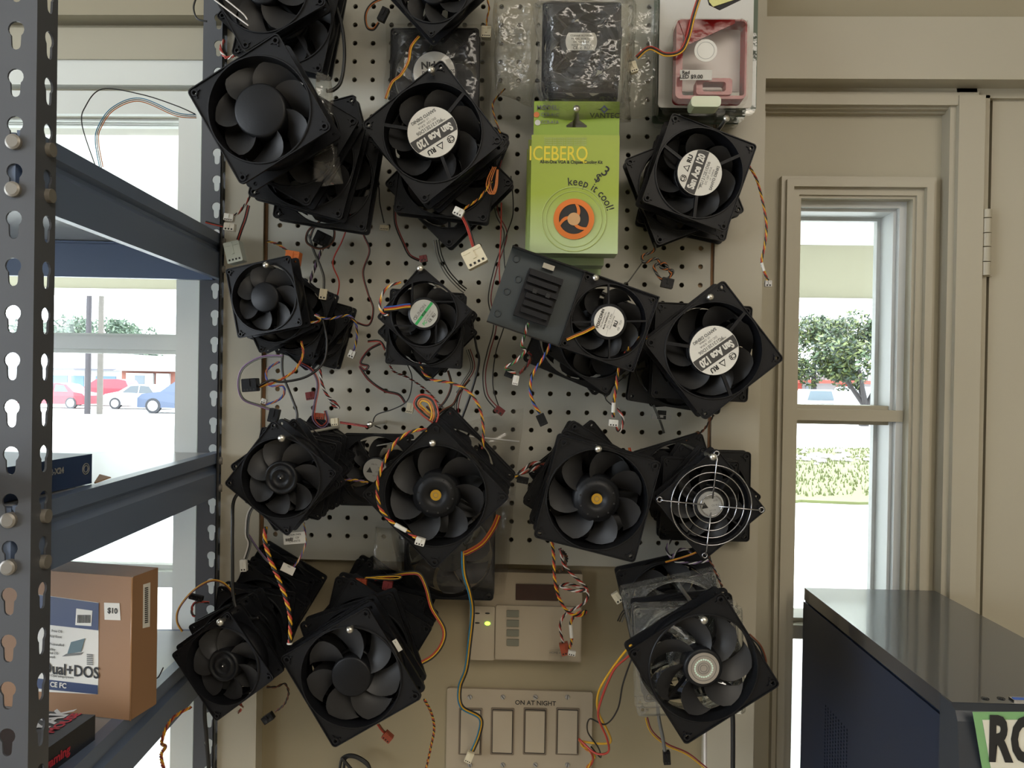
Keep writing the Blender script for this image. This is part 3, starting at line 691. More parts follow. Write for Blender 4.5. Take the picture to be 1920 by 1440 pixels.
# sign
SG = thing('price_sign', 'paper sign with a green border reading ROS, taped to the tower front', 'sign', T(X0+.05, Y0-.008, Tz-.1))
nn = Vector((0, -1, 0)); Pp = Vector((0, Y0-.0075, 0))
mb = MB(); face_quad(mb, [(1857, 1530), (2060, 1530), (2060, 1335), (1824, 1335)], Pp, nn, mat('green_card', (.18, .36, .15), .5), .0, .0006); part('border', mb, SG, True)
mb = MB(); face_quad(mb, [(1872, 1520), (2040, 1520), (2040, 1349), (1842, 1350)], Pp, nn, mat('cream_paper', (.62, .60, .50), .55), .0006, .0003); part('paper', mb, SG, True)
mb = MB(); p = hit(1851, 1388, Pp, nn); face_text(mb, 'ROS', .054, INK, p, Vector((1, 0, 0)), UP, .0022, .60, .0012, 'LEFT'); part('lettering', mb, SG, True)
# counter under the tower
t = thing('counter', 'plain counter carrying the computer tower, below the picture', 'counter', T((X0+X1)/2, .85, 0))
mb = MB(); mb.box(X0-.03, X1+.6, .50, 1.10, Zb-.03, Zb, TAN); part('counter_top', mb, t, True)
mb = MB(); mb.box(X0-.02, X1+.55, .55, 1.09, 0, Zb-.03, CREAM); part('cabinet', mb, t, True)

# ------------------------------------------------------------------ alarm keypad and switch plate
YW = YB+.019
t = thing('alarm_keypad', 'beige wall alarm keypad with a dark display and one lit green light', 'keypad', T(W(975, 1160, YW).x, YW, W(975, 1240, YW).z))
def pb(px0, px1, py0, py1, yf, yb, m, b=.002, mb=None):
    mb = mb or MB(); a = W(px0, (py0+py1)/2, yf); c = W(px1, (py0+py1)/2, yf); zt_ = W((px0+px1)/2, py0, yf).z; zb_ = W((px0+px1)/2, py1, yf).z
    mb.bbox(a.x, c.x, yf, yb, zb_, zt_, m, b); return mb
part('housing', pb(880, 1091, 1074, 1239, YW-.022, YW, ALMOND), t, True)
part('front_cover', pb(929, 1089, 1137, 1238, YW-.027, YW-.0221, ALMOND2), t, True)
part('side_cover', pb(882, 927, 1137, 1238, YW-.025, YW-.0221, ALMOND2), t, True)
part('display', pb(967, 1047, 1096, 1126, YW-.024, YW-.0221, mat('dark_display', (.045, .018, .014), .12), .0008), t, True)
for y in (1145, 1163, 1181, 1199): part('button', pb(950, 973, y, y+12, YW-.0295, YW-.0271, mat('grey_rubber', (.17, .17, .13), .5), .0006), t, True)
mb = MB()
for px, py in ((895, 1150), (914, 1150), (895, 1168)): p = W(px, py, YW-.0253); mb.ball(p, .0028, INK, 8, (1.3, .3, .4))
part('dark_marks', mb, t, True)
mb = MB(); p = W(914, 1169, YW-.0253); mb.ball(p, .0034, mat('lit_green_led', (.35, .9, .05), .4, emit=2.2), 10, (1.2, .4, .8)); part('green_light', mb, t, True)
mb = pb(1030, 1076, 1219, 1231, YW-.0275, YW-.0271, ALMOND, .0005); p = W(1040, 1224, YW-.0277); mb.text('HOME ALARM', .0042, INKG, T(p.x+.006, p.y, p.z)); part('small_sticker', mb, t, True)

t = thing('switch_plate', 'four-gang almond wall switch plate lettered ON AT NIGHT', 'switch', T(W(973, 1380, YW).x, YW, W(973, 1460, YW).z))
part('plate', pb(837, 1110, 1294, 1462, YW-.006, YW, ALMOND, .003), t, True)
for x in (860, 920, 981, 1042):
    mb = MB(); a, c = W(x, 1370, YW-.0062), W(x+44, 1370, YW-.0062); zt_, zb_ = W(x+22, 1327, YW-.0062).z, W(x+22, 1415, YW-.0062).z
    mb.ring(rrect(a.x, c.x, zb_, zt_, .0015), rrect(a.x+.002, c.x-.002, zb_+.002, zt_-.002, .001), ((a.x+c.x)/2, (zb_+zt_)/2), YW-.0072, YW-.0061, mat('almond_shadow_line', (.16, .125, .09), .5)); mb.box(a.x+.001, c.x-.001, YW-.0066, YW-.0061, zb_+.001, zt_-.001, INK)  # dark ring and black backing paint the shadow gap round the rocker
    part('frame', mb, t, True)
    mb = MB(); V = []
    x0, x1, z0, z1 = a.x+.0030, c.x-.0030, zb_+.0034, zt_-.0034
    up = x in (860, 1042)
    ya_, yb_ = (YW-.0105, YW-.0075) if up else (YW-.0075, YW-.0105)
    mb.add([(x0, ya_, z0), (x1, ya_, z0), (x1, yb_, z1), (x0, yb_, z1), (x0, YW-.006, z0), (x1, YW-.006, z0), (x1, YW-.006, z1), (x0, YW-.006, z1)],
           [(0, 1, 2, 3), (4, 7, 6, 5), (0, 4, 5, 1), (1, 5, 6, 2), (2, 6, 7, 3), (3, 7, 4, 0)], ALMOND2)
    part('rocker_switch', mb, t, True)
for px, a_ in ((881, 20), (943, 5), (1004, -15), (1064, 50)):
    for py in (1307, 1434):
        p = W(px, py, YW-.0062); mb = MB(); mb.cyl((p.x, p.y-.0014, p.z), (p.x, p.y+.0005, p.z), .0030, DULL, 14, .0035)
        mb.box(-.0031, .0031, -.0003, 0, -.0004, .0004, INK, T(p.x, p.y-.0013, p.z) @ rot_y(R(a_+(py % 7)*9))); part('screw', mb, t, True)
mb = MB(); p = W(1004, 1318.5, YW-.0064); mb.text('ON AT NIGHT', .0088, INK, T(p.x, p.y, p.z), .00012, 'CENTER', 1.0); part('lettering', mb, t, True)

#@@FANS@@
# ------------------------------------------------------------------ computer fans
CACHE = {}
def frame_mesh(S, t, front_struts, nst, m, st_off=0.0, a0=0.0, feet=True, hubr=.25, tang=0.0):
    key = ('frame', S, t, front_struts, nst, m.name, st_off, a0, hubr, tang)
    if key in CACHE: return CACHE[key]
    mb = MB(); h = S/2; Rr = .478*S; c = .105*S; ft = .03*S
    notch = [(h-c, -h), (h-c, -h+c), (h, -h+c), (h, h-c), (h-c, h-c), (h-c, h), (-h+c, h), (-h+c, h-c), (-h, h-c), (-h, -h+c), (-h+c, -h+c), (-h+c, -h)]
    rc_ = c*.38; sq = rrect(-h, h, -h, h, rc_, 5); lw_ = .0011
    mb.ring(sq, rrect(-h+lw_, h-lw_, -h+lw_, h-lw_, rc_-lw_*.6, 5), (0, 0), 0, ft, m)            # raised outer rim
    mb.ring(circ(0, 0, Rr+.0013, 48), circ(0, 0, Rr, 48), (0, 0), 0, ft, m)                     # raised bore rim
    for sx in (-1, 1):
        for sz in (-1, 1):
            bx, bz = sx*(h-c/2), sz*(h-c/2)
            mb.ring(circ(bx, bz, .033*S, 14), circ(bx, bz, .019*S, 14), (bx, bz), 0, ft, m)      # screw boss
            for dx, dz in ((1, 0), (0, 1)):                                                      # web ribs of the corner pocket
                x_, z_ = bx-sx*(.033*S+.011*S)*(1 if dx else .0), bz-sz*(.033*S+.011*S)*(1 if dz else .0)
                L_ = .012*S if True else 0
                mb.box(x_-(L_ if dx else .0006), x_+(L_ if dx else .0006), .0002, ft, z_-(L_ if dz else .0006), z_+(L_ if dz else .0006), m)
    for y0, y1 in ((.0019, ft), (t-ft, t)):
        mb.ring(notch, circ(0, 0, Rr, 48), (0, 0), y0, y1, m)
        for sx in (-1, 1):
            for sz in (-1, 1):
                x0, x1 = sorted((sx*(h-c), sx*h)); z0, z1 = sorted((sz*(h-c), sz*h)); r_ = c*.38
                P = []
                for cx, cz, a in ((x1, z0, -90), (x1, z1, 0), (x0, z1, 90), (x0, z0, 180)):
                    if (cx > 0) == (sx > 0) and (cz > 0) == (sz > 0) and abs(abs(cx)-h) < 1e-9 and abs(abs(cz)-h) < 1e-9:
                        qx, qz = cx-sx*r_, cz-sz*r_
                        P += [(qx+r_*math.cos(R(a+18*i)), qz+r_*math.sin(R(a+18*i))) for i in range(6)]
                    else: P.append((cx, cz))
                mb.ring(P, circ((x0+x1)/2, (z0+z1)/2, .019*S, 12), ((x0+x1)/2, (z0+z1)/2), y0, y1, m)
                # boss and gusset rib behind the corner plate
                if y0 < .01: mb.lathe([(.028*S, ft), (.028*S, ft*1.9), (.02*S, ft*1.9)], m, 10, T((x0+x1)/2, 0, (z0+z1)/2))
    mb.lathe([(Rr, .0002), (Rr+.0016, .0002), (Rr+.0016, t-.0002), (Rr, t-.0002), (Rr*.985, t*.5), (Rr, .0002)], m, 48)
    if feet:                                                     # small ribs standing on the shroud
        for k in range(12):
            a = PI/12+2*PI*k/12; M = rot_y(-a)
            if abs(((math.degrees(a)+45) % 90)-45) > 14: continue
            mb.box(Rr+.001, Rr+.036*S, ft, t-ft, -.004*S, .004*S, m, M)
    # motor cup and struts
    y0, y1 = (0.0004, .0045) if front_struts else (t-.0045, t-.0004)
    rc = hubr*S
    mb.lathe([(0, y0), (rc*.97, y0), (rc, y0+.0008), (rc, y1+(.002 if front_struts else 0)), (0, y1+(.002 if front_struts else 0))] if front_struts else [(0, y0-.002), (rc, y0-.002), (rc, y1), (0, y1)], m, 36)
    wst = .032*S if nst == 3 else .022*S
    for k in range(nst):
        M = rot_y(-(a0+2*PI*k/nst)) @ T(0, 0, tang*rc) ; x1 = math.sqrt(max(.0001, (Rr+.001)**2-(tang*rc)**2))
        xs = rc*math.sqrt(max(.05, 1-min(.99, tang*tang)))*.96
        mb.box(xs, x1, y0, y1, -wst/2, wst/2, m, M)
        mb.box(xs, x1, y0-.0003, y0+.001, wst/2-.0012, wst/2, m, M); mb.box(xs, x1, y0-.0003, y0+.001, -wst/2, -wst/2+.0012, m, M)
    CACHE[key] = mb.mesh('fan_frame'); return CACHE[key]
def rotor_mesh(S, t, n, face_front, hubr, mh, mbl, sweep=.5, cover=.80, dirn=1, hubstyle='plain', y0f=.12, y1f=.80):
    key = ('rotor', S, t, n, face_front, hubr, mh.name, mbl.name, sweep, cover, dirn, hubstyle)
    if key in CACHE: return CACHE[key]
    mb = MB(); rh = hubr*S; Rr = .462*S
    yf, yb = (.06*t, .78*t) if face_front else (.30*t, .93*t)
    if hubstyle == 'plain': prof = [(0, yf), (rh*.90, yf), (rh*.97, yf+.0008), (rh, yf+.003), (rh, yb), (0, yb)]
    elif hubstyle == 'rings': prof = [(0, yf), (rh*.08, yf), (rh*.1, yf+.001), (rh*.42, yf+.001), (rh*.45, yf), (rh*.60, yf), (rh*.62, yf+.0012), (rh*.80, yf+.0012), (rh*.83, yf), (rh*.93, yf), (rh, yf+.003), (rh, yb), (0, yb)]
    else: prof = [(0, yf+.003), (rh*.16, yf+.003), (rh*.30, yf+.0028), (rh*.33, yf), (rh*.83, yf), (rh*.86, yf+.0018), (rh*.98, yf+.003), (rh*1.06, yf+.006), (rh*1.08, yb), (0, yb)]
    mb.lathe(prof, mh, 40)
    if hubstyle == 'gold':
        for k in range(10):
            a = 2*PI*k/10; mb.lathe([(0, -.0001), (.0011, -.0001)], INK, 8, T(math.cos(a)*rh*.77, yf-.0001, math.sin(a)*rh*.77))
    yA, yB = yf+.0015 if face_front else .24*t, (.74*t if face_front else .90*t)
    nr, nc = 7, 6
    for k in range(n):
        V = []
        for lay in (0, 1):
            for i in range(nr):
                fr = i/(nr-1); r = rh*.97+(Rr-rh*.97)*fr
                wdt = cover*2*PI/n*(1-.10*fr+.25*math.sin(fr*PI)*.4)
                for j in range(nc):
                    g = j/(nc-1)
                    th = 2*PI*k/n + dirn*(sweep*fr**1.4 + (g-.5)*wdt)
                    rr_ = r
                    if i == nr-1: rr_ = r*(1-.05*abs(g-.5)*2*(1 if g > .5 else .6))
                    y = yA+(yB-yA)*(g*.85+.15*g*g)*(1-.18*fr)+.004*fr*(1-g)+ (.0011 if lay else 0)
                    V.append((rr_*math.cos(th), y, rr_*math.sin(th)))
        o = nr*nc; Fs = []
        for i in range(nr-1):
            for j in range(nc-1):
                q = (i*nc+j, i*nc+j+1, (i+1)*nc+j+1, (i+1)*nc+j); Fs += [q, tuple(x+o for x in q[::-1])]
        mb.add(V, Fs, mbl, True); Fs = []
        for i in range(nr-1):
            for j in (0, nc-1): Fs.append((i*nc+j, (i+1)*nc+j, (i+1)*nc+j+o, i*nc+j+o))
        for j in range(nc-1): Fs.append(((nr-1)*nc+j, (nr-1)*nc+j+1, (nr-1)*nc+j+1+o, (nr-1)*nc+j+o))
        mb.add(V, Fs, mbl, False)
    CACHE[key] = mb.mesh('fan_rotor'); return CACHE[key]
def label_mesh(kind, rl):
    mb = MB()
    def disc(m, y=-.0001, r=rl, th=.0003): mb.lathe([(0, y-th), (r, y-th), (r, y), (0, y)], m, 48, smooth=False)
    def tx(s_, size, x, z, m, b=0, sq=1.0, al='CENTER'): mb.text(s_, size*rl, m, T(x*rl, -.0006, z*rl), b*rl, al, sq)
    if kind == 'san':
        disc(WHITE); a = .115
        z0, z1 = -.10, .42
        n = 12; P = []
        for z, s_ in ((z0, 1), (z1, -1)):
            pass
        x0, x1 = math.sqrt(.985**2-z0*z0), math.sqrt(.985**2-z1*z1)
        t0, t1 = math.asin(z0/.985), math.asin(z1/.985)
        P = [(.985*math.cos(t0+(t1-t0)*i/n)*rl, .985*math.sin(t0+(t1-t0)*i/n)*rl) for i in range(n+1)]
        P += [(-p[0], p[1]) for p in P[::-1]]
        mb.prism(P, -.00055, -.0004, STRIPE)
        mb.text('San Ace 120', .44*rl, WHITE, T(0, -.0007, .16*rl), .020*rl, 'CENTER', .72)
        tx('9G1212E1D06', .20, 0, -.24, INKG, .002); tx('DC 12V  0.91A', .13, 0, -.41, INKG); tx('LF  CHINA', .11, .1, -.55, INKG)
        tx('SANYO DENKI', .17, 0, -.70, INKG, .006); tx('MODEL:', .08, -.55, -.18, INKG)
        tx('RU', .27, .42, .62, INK, .012); tx('CE', .24, -.48, .62, INK, .004)
        tri = lambda s_, m, y: mb.prism([((-s_)*rl, (.64-s_*.75)*rl), (s_*rl, (.64-s_*.75)*rl), (0, (.64+s_)*rl)], y-.0001, y, m)
        tri(.16, INK, -.0005); tri(.10, WHITE, -.00066)
        for r_ in (.14,): mb.tube([((-.48+r_*math.cos(2*PI*i/16))*rl, -.0006, (.62+r_*math.sin(2*PI*i/16))*rl) for i in range(16)], .012*rl, INK, 4, True)
    elif kind == 'sunon':
        disc(mat('silver_foil_label', (.62, .63, .60), .25, metal=.5))
        mb.box(-.985*rl, .985*rl, -.00055, -.0004, -.10*rl, .10*rl, GREEN)
        tx('SUNON', .34, -.02, .30, INKG, .008); tx('KDE', .22, 0, 0, INK, .006); tx('CE  RU', .24, .1, -.66, INK, .004)
        tx('DC 12V 1.7W', .13, .1, -.28, INKG); tx('FC', .30, -.5, -.45, GREEN, .01)
        tx('MADE IN CHINA', .12, .1, -.46, INKG)
        mb.tube([((-.66+.1*math.cos(2*PI*i/16))*rl, -.0006, (.30+.1*math.sin(2*PI*i/16))*rl) for i in range(16)], .02*rl, INKG, 4, True)
    elif kind == 'foxconn':
        disc(WHITE); tx('FOXCONN', .27, 0, .62, INK, .01, .95); tx('DC Brushless Fan', .15, 0, .40, INKG); tx('Model: PVA092G12H', .15, 0, .20, INK, .002, .9)
        tx('DC 12V  0.39A', .16, .05, 0, INKG); mb.box(-.9*rl, .9*rl, -.00045, -.0004, -.105*rl, -.095*rl, INKG); tx('Foxconn Technology', .11, 0, -.2, INKG); tx('RU', .32, 0, -.46, INK, .014); tx('CE   TUV', .18, 0, -.74, INKG)
    elif kind == 'nidec':
        disc(WHITE); tx('Nidec', .46, -.05, .34, INK, .018, 1.0); tx('DC BRUSHLESS', .26, .2, -.02, INK, .002, .9)
        for k in range(4): tx('TA450DC  B31256', .12, .2, -.24-.15*k, INKG)
    elif kind == 'delta':
        disc(GREYL); s_ = .26
        mb.prism([((-.45-s_)*rl, -.22*rl), ((-.45+s_)*rl, -.22*rl), (-.45*rl, .26*rl)], -.0006, -.0004, INK)
        tx('DELTA', .17, -.1, .5, INKG); tx('CE RU', .2, .35, -.1, INKG); tx('DC12V', .16, .1, -.45, INKG); tx('AFB', .2, .4, .25, INKG)
    elif kind == 'cooler':
        disc(mat('brushed_badge', (.45, .42, .38), .3, metal=.6))
        for k in range(24):
            a = 2*PI*k/24; mb.prism(circ(math.cos(a)*.56*rl, math.sin(a)*.56*rl, .065*rl, 6), -.0006, -.0004, mat('pale_mint_foil', (.62, .78, .66), .3))
        for r_ in (.22, .35, .8): mb.tube([(r_*rl*math.cos(2*PI*i/32), -.0005, r_*rl*math.sin(2*PI*i/32)) for i in range(32)], .02*rl, INKG, 4, True)
    elif kind == 'gold':
        disc(GOLD); mb.tube([(.45*rl*math.cos(2*PI*i/16), -.0004, .45*rl*math.sin(2*PI*i/16)) for i in range(16)], .05*rl, INKG, 4, True)
    elif kind == 'pin': mb.lathe([(0, -.0012), (rl, -.0008), (rl, 0)], SILVER, 14)
    elif kind == 'round_cut':
        mb.prism([(p[0], max(-rl*.56, min(rl*.56, p[1]))) for p in circ(0, 0, rl, 40, .01)], -.0004, -.0001, WHITE)
        for k, s_ in enumerate(('COMAIR ROTRON', 'MODEL 9238-12H', 'DC 12V 0.35A', 'MADE IN CHINA')): tx(s_, .17, 0, .36-.2*k, INKG)
        tx('CE  c  RU', .26, 0, -.42, INKG, .004)
    return mb.mesh('fan_label')
STYLES = {   # front style -> frame/rotor parameters
 'san':  dict(S=.120, t=.038, fs=True, nst=3, a0=R(13), hub=.255, blades=7, lab='san', lr=.245, sweep=.4, cover=.84, m=BLK2),
 'sunon': dict(S=.080, t=.025, fs=True, nst=4, a0=R(40), hub=.24, blades=7, lab='sunon', lr=.205, sweep=.4, cover=.85, m=BLK2, tang=.75),
 'foxconn': dict(S=.092, t=.032, fs=True, nst=4, a0=R(20), hub=.235, blades=7, lab='foxconn', lr=.195, sweep=.45, cover=.82, m=BLK2),
 'nidec': dict(S=.120, t=.025, fs=True, nst=4, a0=R(45), hub=.26, blades=5, lab='nidec', lr=.235, sweep=.5, cover=.75, m=BLK2),
 'delta': dict(S=.092, t=.025, fs=True, nst=4, a0=R(30), hub=.19, blades=7, lab='delta', lr=.165, sweep=.5, cover=.6, m=BLK2),
 'bighub': dict(S=.120, t=.038, fs=False, nst=4, a0=R(10), hub=.248, blades=7, sweep=.28, cover=.92, m=BLK2),
 'smallrotor': dict(S=.092, t=.025, fs=False, nst=4, a0=R(10), hub=.215, blades=7, sweep=.28, cover=.92, m=BLK2),
 'ringhub': dict(S=.092, t=.025, fs=False, nst=4, a0=R(20), hub=.205, blades=7, sweep=.3, cover=.88, hs='rings', lab='pin', lr=.012, m=BLK2),
 'gold': dict(S=.120, t=.038, fs=False, nst=4, a0=R(20), hub=.215, blades=7, sweep=.35, cover=.74, hs='gold', lab='gold', lr=.052, m=BLK),
 'plain120': dict(S=.120, t=.025, fs=False, nst=4, a0=R(20), hub=.195, blades=7, sweep=.35, cover=.80, m=BLK2),
 'cooler': dict(S=.120, t=.025, fs=False, nst=4, a0=R(20), hub=.175, blades=7, sweep=.55, cover=.62, lab='cooler', lr=.14, m=BLK),
 'bk120': dict(S=.120, t=.025, fs=False, nst=4, a0=R(20), hub=.20, blades=7, sweep=.4, cover=.78, m=BLK),
 'bk120l': dict(S=.120, t=.025, fs=True, nst=4, a0=R(45), hub=.22, blades=7, sweep=.4, cover=.75, m=BLK),
 'bk92': dict(S=.092, t=.025, fs=False, nst=4, a0=R(20), hub=.22, blades=7, sweep=.4, cover=.78, m=BLK),
 'bk92l': dict(S=.092, t=.025, fs=True, nst=4, a0=R(45), hub=.23, blades=7, sweep=.4, cover=.75, m=BLK, tang=.6),
 'bk80': dict(S=.080, t=.025, fs=False, nst=4, a0=R(20), hub=.22, blades=7, sweep=.4, cover=.78, m=BLK),
 'clear120': dict(S=.120, t=.025, fs=False, nst=4, a0=R(20), hub=.19, blades=7, sweep=.4, cover=.6, m='clear'),
 'guard92': dict(S=.092, t=.025, fs=True, nst=4, a0=R(15), hub=.2, blades=7, lab='delta', lr=.17, sweep=.4, cover=.65, m=BLK2),
 'rot92bag': dict(S=.092, t=.038, fs=True, nst=4, a0=R(45), hub=.27, blades=5, lab='round_cut', lr=.20, sweep=.4, cover=.75, m=BLK2),
}
LABM = {}
def fan(style, px, py, Y, rot, label, group=None, S=None, tilt=(0, 0), lab_rot=None, name='computer_fan', flip=1):
    p = dict(STYLES[style]); S = S or p['S']
    c = W(px, py, Y)
    M = T(c.x, c.y, c.z) @ Matrix.Rotation(R(tilt[1]), 4, 'Z') @ Matrix.Rotation(R(tilt[0]), 4, 'X') @ rot_y(R(rot))
    t = thing(name, label, 'fan', M, group)
    m = CLEARP if p['m'] == 'clear' else p['m']; mbl = CLEARP if p['m'] == 'clear' else BLADE
    def mk(nm, me, par=t, loc=None):
        o = bpy.data.objects.new(nm, me); COL.objects.link(o); o.parent = par
        if loc: o.location = loc
        return o
    mk('frame', frame_mesh(S, p['t'], p['fs'], p['nst'], m, 0, p['a0'], True, p['hub'] if p['fs'] else p['hub']*.9, p.get('tang', 0)))
    ro = mk('rotor', rotor_mesh(S, p['t'], p['blades'], not p['fs'], p['hub'], BLK if p['m'] != 'clear' else CLEARP, mbl, p['sweep'], p['cover'], -1 if p['fs'] else flip, p.get('hs', 'plain')))
    if p.get('lab'):
        k = (p['lab'], S)
        if k not in LABM: LABM[k] = label_mesh(p['lab'], p['lr']*S)
        inrotor = not p['fs']
        y = 0 if p['fs'] else (.06*p['t']+(.003 if p.get('hs') == 'gold' else 0))
        nm = {'gold': 'hub_badge', 'pin': 'shaft_pin', 'cooler': 'hub_badge'}.get(p['lab'], 'label')
        o = mk(nm, LABM[k], ro if inrotor else t, (0, y, 0))
        if lab_rot is not None: o.rotation_euler = (0, R(lab_rot-rot), 0)
    return t

ORD = ['directly behind', 'second behind', 'third behind', 'fourth behind', 'fifth behind', 'sixth behind', 'seventh behind', 'eighth behind']
def behind(desc, lst, cat_group):
    n = len(lst)
    for i, a in enumerate(lst):
        st, px, py, Y, rot = a[:5]
        kw = a[5] if len(a) > 5 else {}
        lb = f'{"clear plastic" if st.startswith("clear") else "black"} fan {ORD[i]} {desc}'
        fan(st, px, py, Y, rot, lb, cat_group, **kw)
def hook(px, py, Y, desc, tip=.0042, r=.0024, m=None):
    a = W(px, py, Y); z1 = a.z-.002; m = m or mat('worn_hook_steel', (.62, .60, .54), .3, metal=.9)
    t = thing('peg_hook', 'metal peg hook with a round tip, '+desc, 'hook', T(a.x, YB, z1), 'peg hooks on the pegboard')
    mb = MB(); mb.cyl((a.x, Y+.002, a.z), (a.x, YB-.001, z1), r, m, 10); part('rod', mb, t, True)
    mb = MB(); mb.ball(a, tip, m, 14, (1, .8, 1)); part('tip', mb, t, True)
    return t

# -- fan stacks, front fan first, then what hangs behind it on the same hook
tA1 = fan('plain120', 490, -30, .945, -29, 'black fan cut off by the top edge at the upper left, glossy rim', S=.120, tilt=(4, 0))
behind('the glossy fan cut off at the upper left', [('bk120l', 537, 34, .978, 12), ('bk120', 545, 40, 1.006, 10), ('bk120', 520, 20, 1.034, 40)], 'fans on the upper left hook')
tB1 = fan('bighub', 485, 205, .8365, -30.5, 'large black fan with a wide blank hub, near the upper shelf beam', tilt=(3, -3), flip=-1)
hg = 'fans on the hook beside the upper shelf'
behind('the big blank-hubbed fan by the upper shelf', [('bk120', 497, 214, .878, -27), ('bk120', 545, 258, .905, 30), ('bk120l', 575, 300, .932, 14), ('bk120', 612, 333, .962, 8.5), ('bk120', 600, 312, .989, 20), ('bk120l', 604, 280, .016+1.0, -15)], hg)
tA2 = fan('bk92', 813, -24, .972, 47, 'small black fan cut off by the top edge above the half-hidden round label')
behind('the small fan cut off at the top centre', [('bk92l', 820, -26, 1.0, 40)], 'fans on the top centre hook')
tN = fan('nidec', 814, 136, 1.036, 0, 'square black fan in a bag with its white label half hidden', lab_rot=-4)
tB2 = fan('san', 811, 248, .897, -38.6, 'fan with striped white label, upper left one of the three striped-label fans', lab_rot=148, tilt=(2, 0))
behind('the upper left striped-label fan', [('bk120l', 822, 264, .938, -44), ('bk120', 836, 318, .965, 6), ('bk120l', 842, 343, .992, 44), ('bk120', 845, 300, 1.019, 22)], 'fans behind the upper left striped label')
tA3 = fan('rot92bag', 1090, 78, .905, 0, 'bagged black fan with a small white label, hanging above the green box')
behind('the bagged fan above the green box', [('bk92', 1092, 116, .948, 3)], 'bagged fans above the green box')
tB4 = fan('san', 1312, 324, .958, 108, 'striped-label fan at the upper right, its label reading upward', S=.114, lab_rot=-72, tilt=(3, 6))
behind('the upper right striped-label fan', [('bk120', 1283, 348, 1.0, -22), ('bk120l', 1296, 352, 1.028, 12)], 'fans behind the upper right striped label')
tC1 = fan('smallrotor', 494, 557, .945, -11, 'small black fan with a blank hub hanging beside the far shelf post', S=.088, tilt=(2, -8), flip=-1)
behind('the small blank-hubbed fan beside the far shelf post', [('bk80', 515, 585, .972, -26), ('bk92', 545, 592, .998, 18), ('bk92l', 568, 606, 1.024, 40), ('bk92', 588, 618, 1.039, 15, dict(S=.088))], 'fans by the middle of the far shelf post')
tC2 = fan('sunon', 795, 588, .902, 40, 'small fan with a round silver and green label in the third row', lab_rot=-54, tilt=(2, 0))
behind('the silver and green labelled fan', [('bk92', 797, 616, .932, 3), ('bk80', 800, 618, .960, 20), ('bk92l', 800, 622, .988, 44), ('bk92', 806, 612, 1.016, 28)], 'fans behind the silver and green label')
tC3 = fan('foxconn', 1142, 603, .915, 18, 'black fan with a round white label joined to a metal bracket', lab_rot=-72, tilt=(2, 4))
behind('the fan joined to the metal bracket', [('bk92', 1120, 642, .952, 34), ('bk120', 1095, 628, .980, 22), ('bk92l', 1125, 650, 1.008, 50)], 'fans behind the bracket fan')
tC4 = fan('san', 1339, 657, .926, -39, 'striped-label fan hanging over the left casing of the narrow window', lab_rot=144, tilt=(2, 2))
behind('the striped-label fan overlapping the right board edge', [('bk120l', 1316, 660, .968, 2), ('bk120', 1276, 678, .996, 8), ('bk120', 1300, 672, 1.024, -6)], 'fans behind the right striped label')
tD1 = fan('ringhub', 525, 897, .835, 38, 'diamond-hung black fan with concentric rings on its hub', tilt=(3, -4), flip=-1)
behind('the ring-hubbed diamond-hung fan', [('bk92', 535, 892, .863, -36), ('bk92l', 545, 888, .891, 12), ('bk92', 556, 884, .919, 40), ('bk92', 566, 880, .947, 5), ('bk92l', 577, 877, .975, 28), ('bk92', 588, 872, 1.003, 14), ('bk92', 598, 866, 1.031, 35)], 'fans behind the ring-hubbed fan')
tDd = fan('delta', 703, 882, .985, 0, 'fan with a grey round label bearing a dark triangle, left of the zip bag', lab_rot=5)
tD2 = fan('gold', 816, 930, .87, 45, 'fan with a gold hub badge, left one of the two, a twisted wire across it', tilt=(2, 0), flip=-1)
behind('the left gold-badged fan', [('bk120', 826, 916, .913, 42), ('bk120', 840, 890, .950, 45)], 'fans behind the left gold badge')
tD3 = fan('gold', 1120, 937, .879, 13.5, 'fan with a gold hub badge, right one of the two, above the keypad', tilt=(2, 2), flip=-1)
behind('the right gold-badged fan', [('bk120', 1112, 926, .920, 20), ('bk120', 1104, 914, .948, 31), ('bk92', 1100, 905, .976, 35, dict(S=.11)), ('bk92l', 1100, 898, 1.004, 50, dict(S=.11)), ('bk92', 1098, 893, 1.032, 28, dict(S=.11))], 'fans behind the right gold badge')
tD4 = fan('guard92', 1332, 946, .885, 50, 'fan behind a round chrome wire guard at the right', lab_rot=-10, tilt=(2, 3))
behind('the fan with the chrome wire guard', [('bk92', 1325, 938, .915, 40), ('bk92', 1312, 932, .943, 2), ('bk92l', 1300, 925, .971, 30), ('bk92', 1272, 895, 1.0, -18), ('bk120', 1322, 930, 1.034, 0)], 'fans behind the chrome guard')
tE1 = fan('ringhub', 416, 1250, .856, -38, 'dark see-through fan at the lower left in front of the lower shelf', tilt=(2, -10), flip=-1, lab_rot=0)
behind('the lower left see-through fan', [('bk92', 432, 1232, .886, -36, dict(S=.094)), ('bk92l', 447, 1206, .915, -28), ('bk92', 466, 1178, .943, 8), ('bk92', 482, 1152, .971, 34), ('bk92l', 498, 1134, 1.0, 20), ('bk92', 514, 1112, 1.030, 30, dict(S=.098))], 'fans behind the lower left fan')
tE2 = fan('plain120', 657, 1271, .861, -32, 'large fan at the bottom centre-left with pale curved blade edges', tilt=(2, -3), flip=1)
behind('the large bottom fan with pale blade edges', [('bk120', 664, 1254, .890, -33), ('bk120l', 678, 1228, .918, -20), ('bk120', 688, 1206, .946, 30), ('bk120', 695, 1186, .974, 12), ('bk120l', 700, 1168, 1.002, 40), ('bk120', 706, 1158, 1.030, 26)], 'fans behind the large bottom fan')
tE3 = fan('cooler', 1320, 1254, .82, -33, 'fan with a patterned round badge hanging at the lower right', tilt=(2, 4), flip=1)
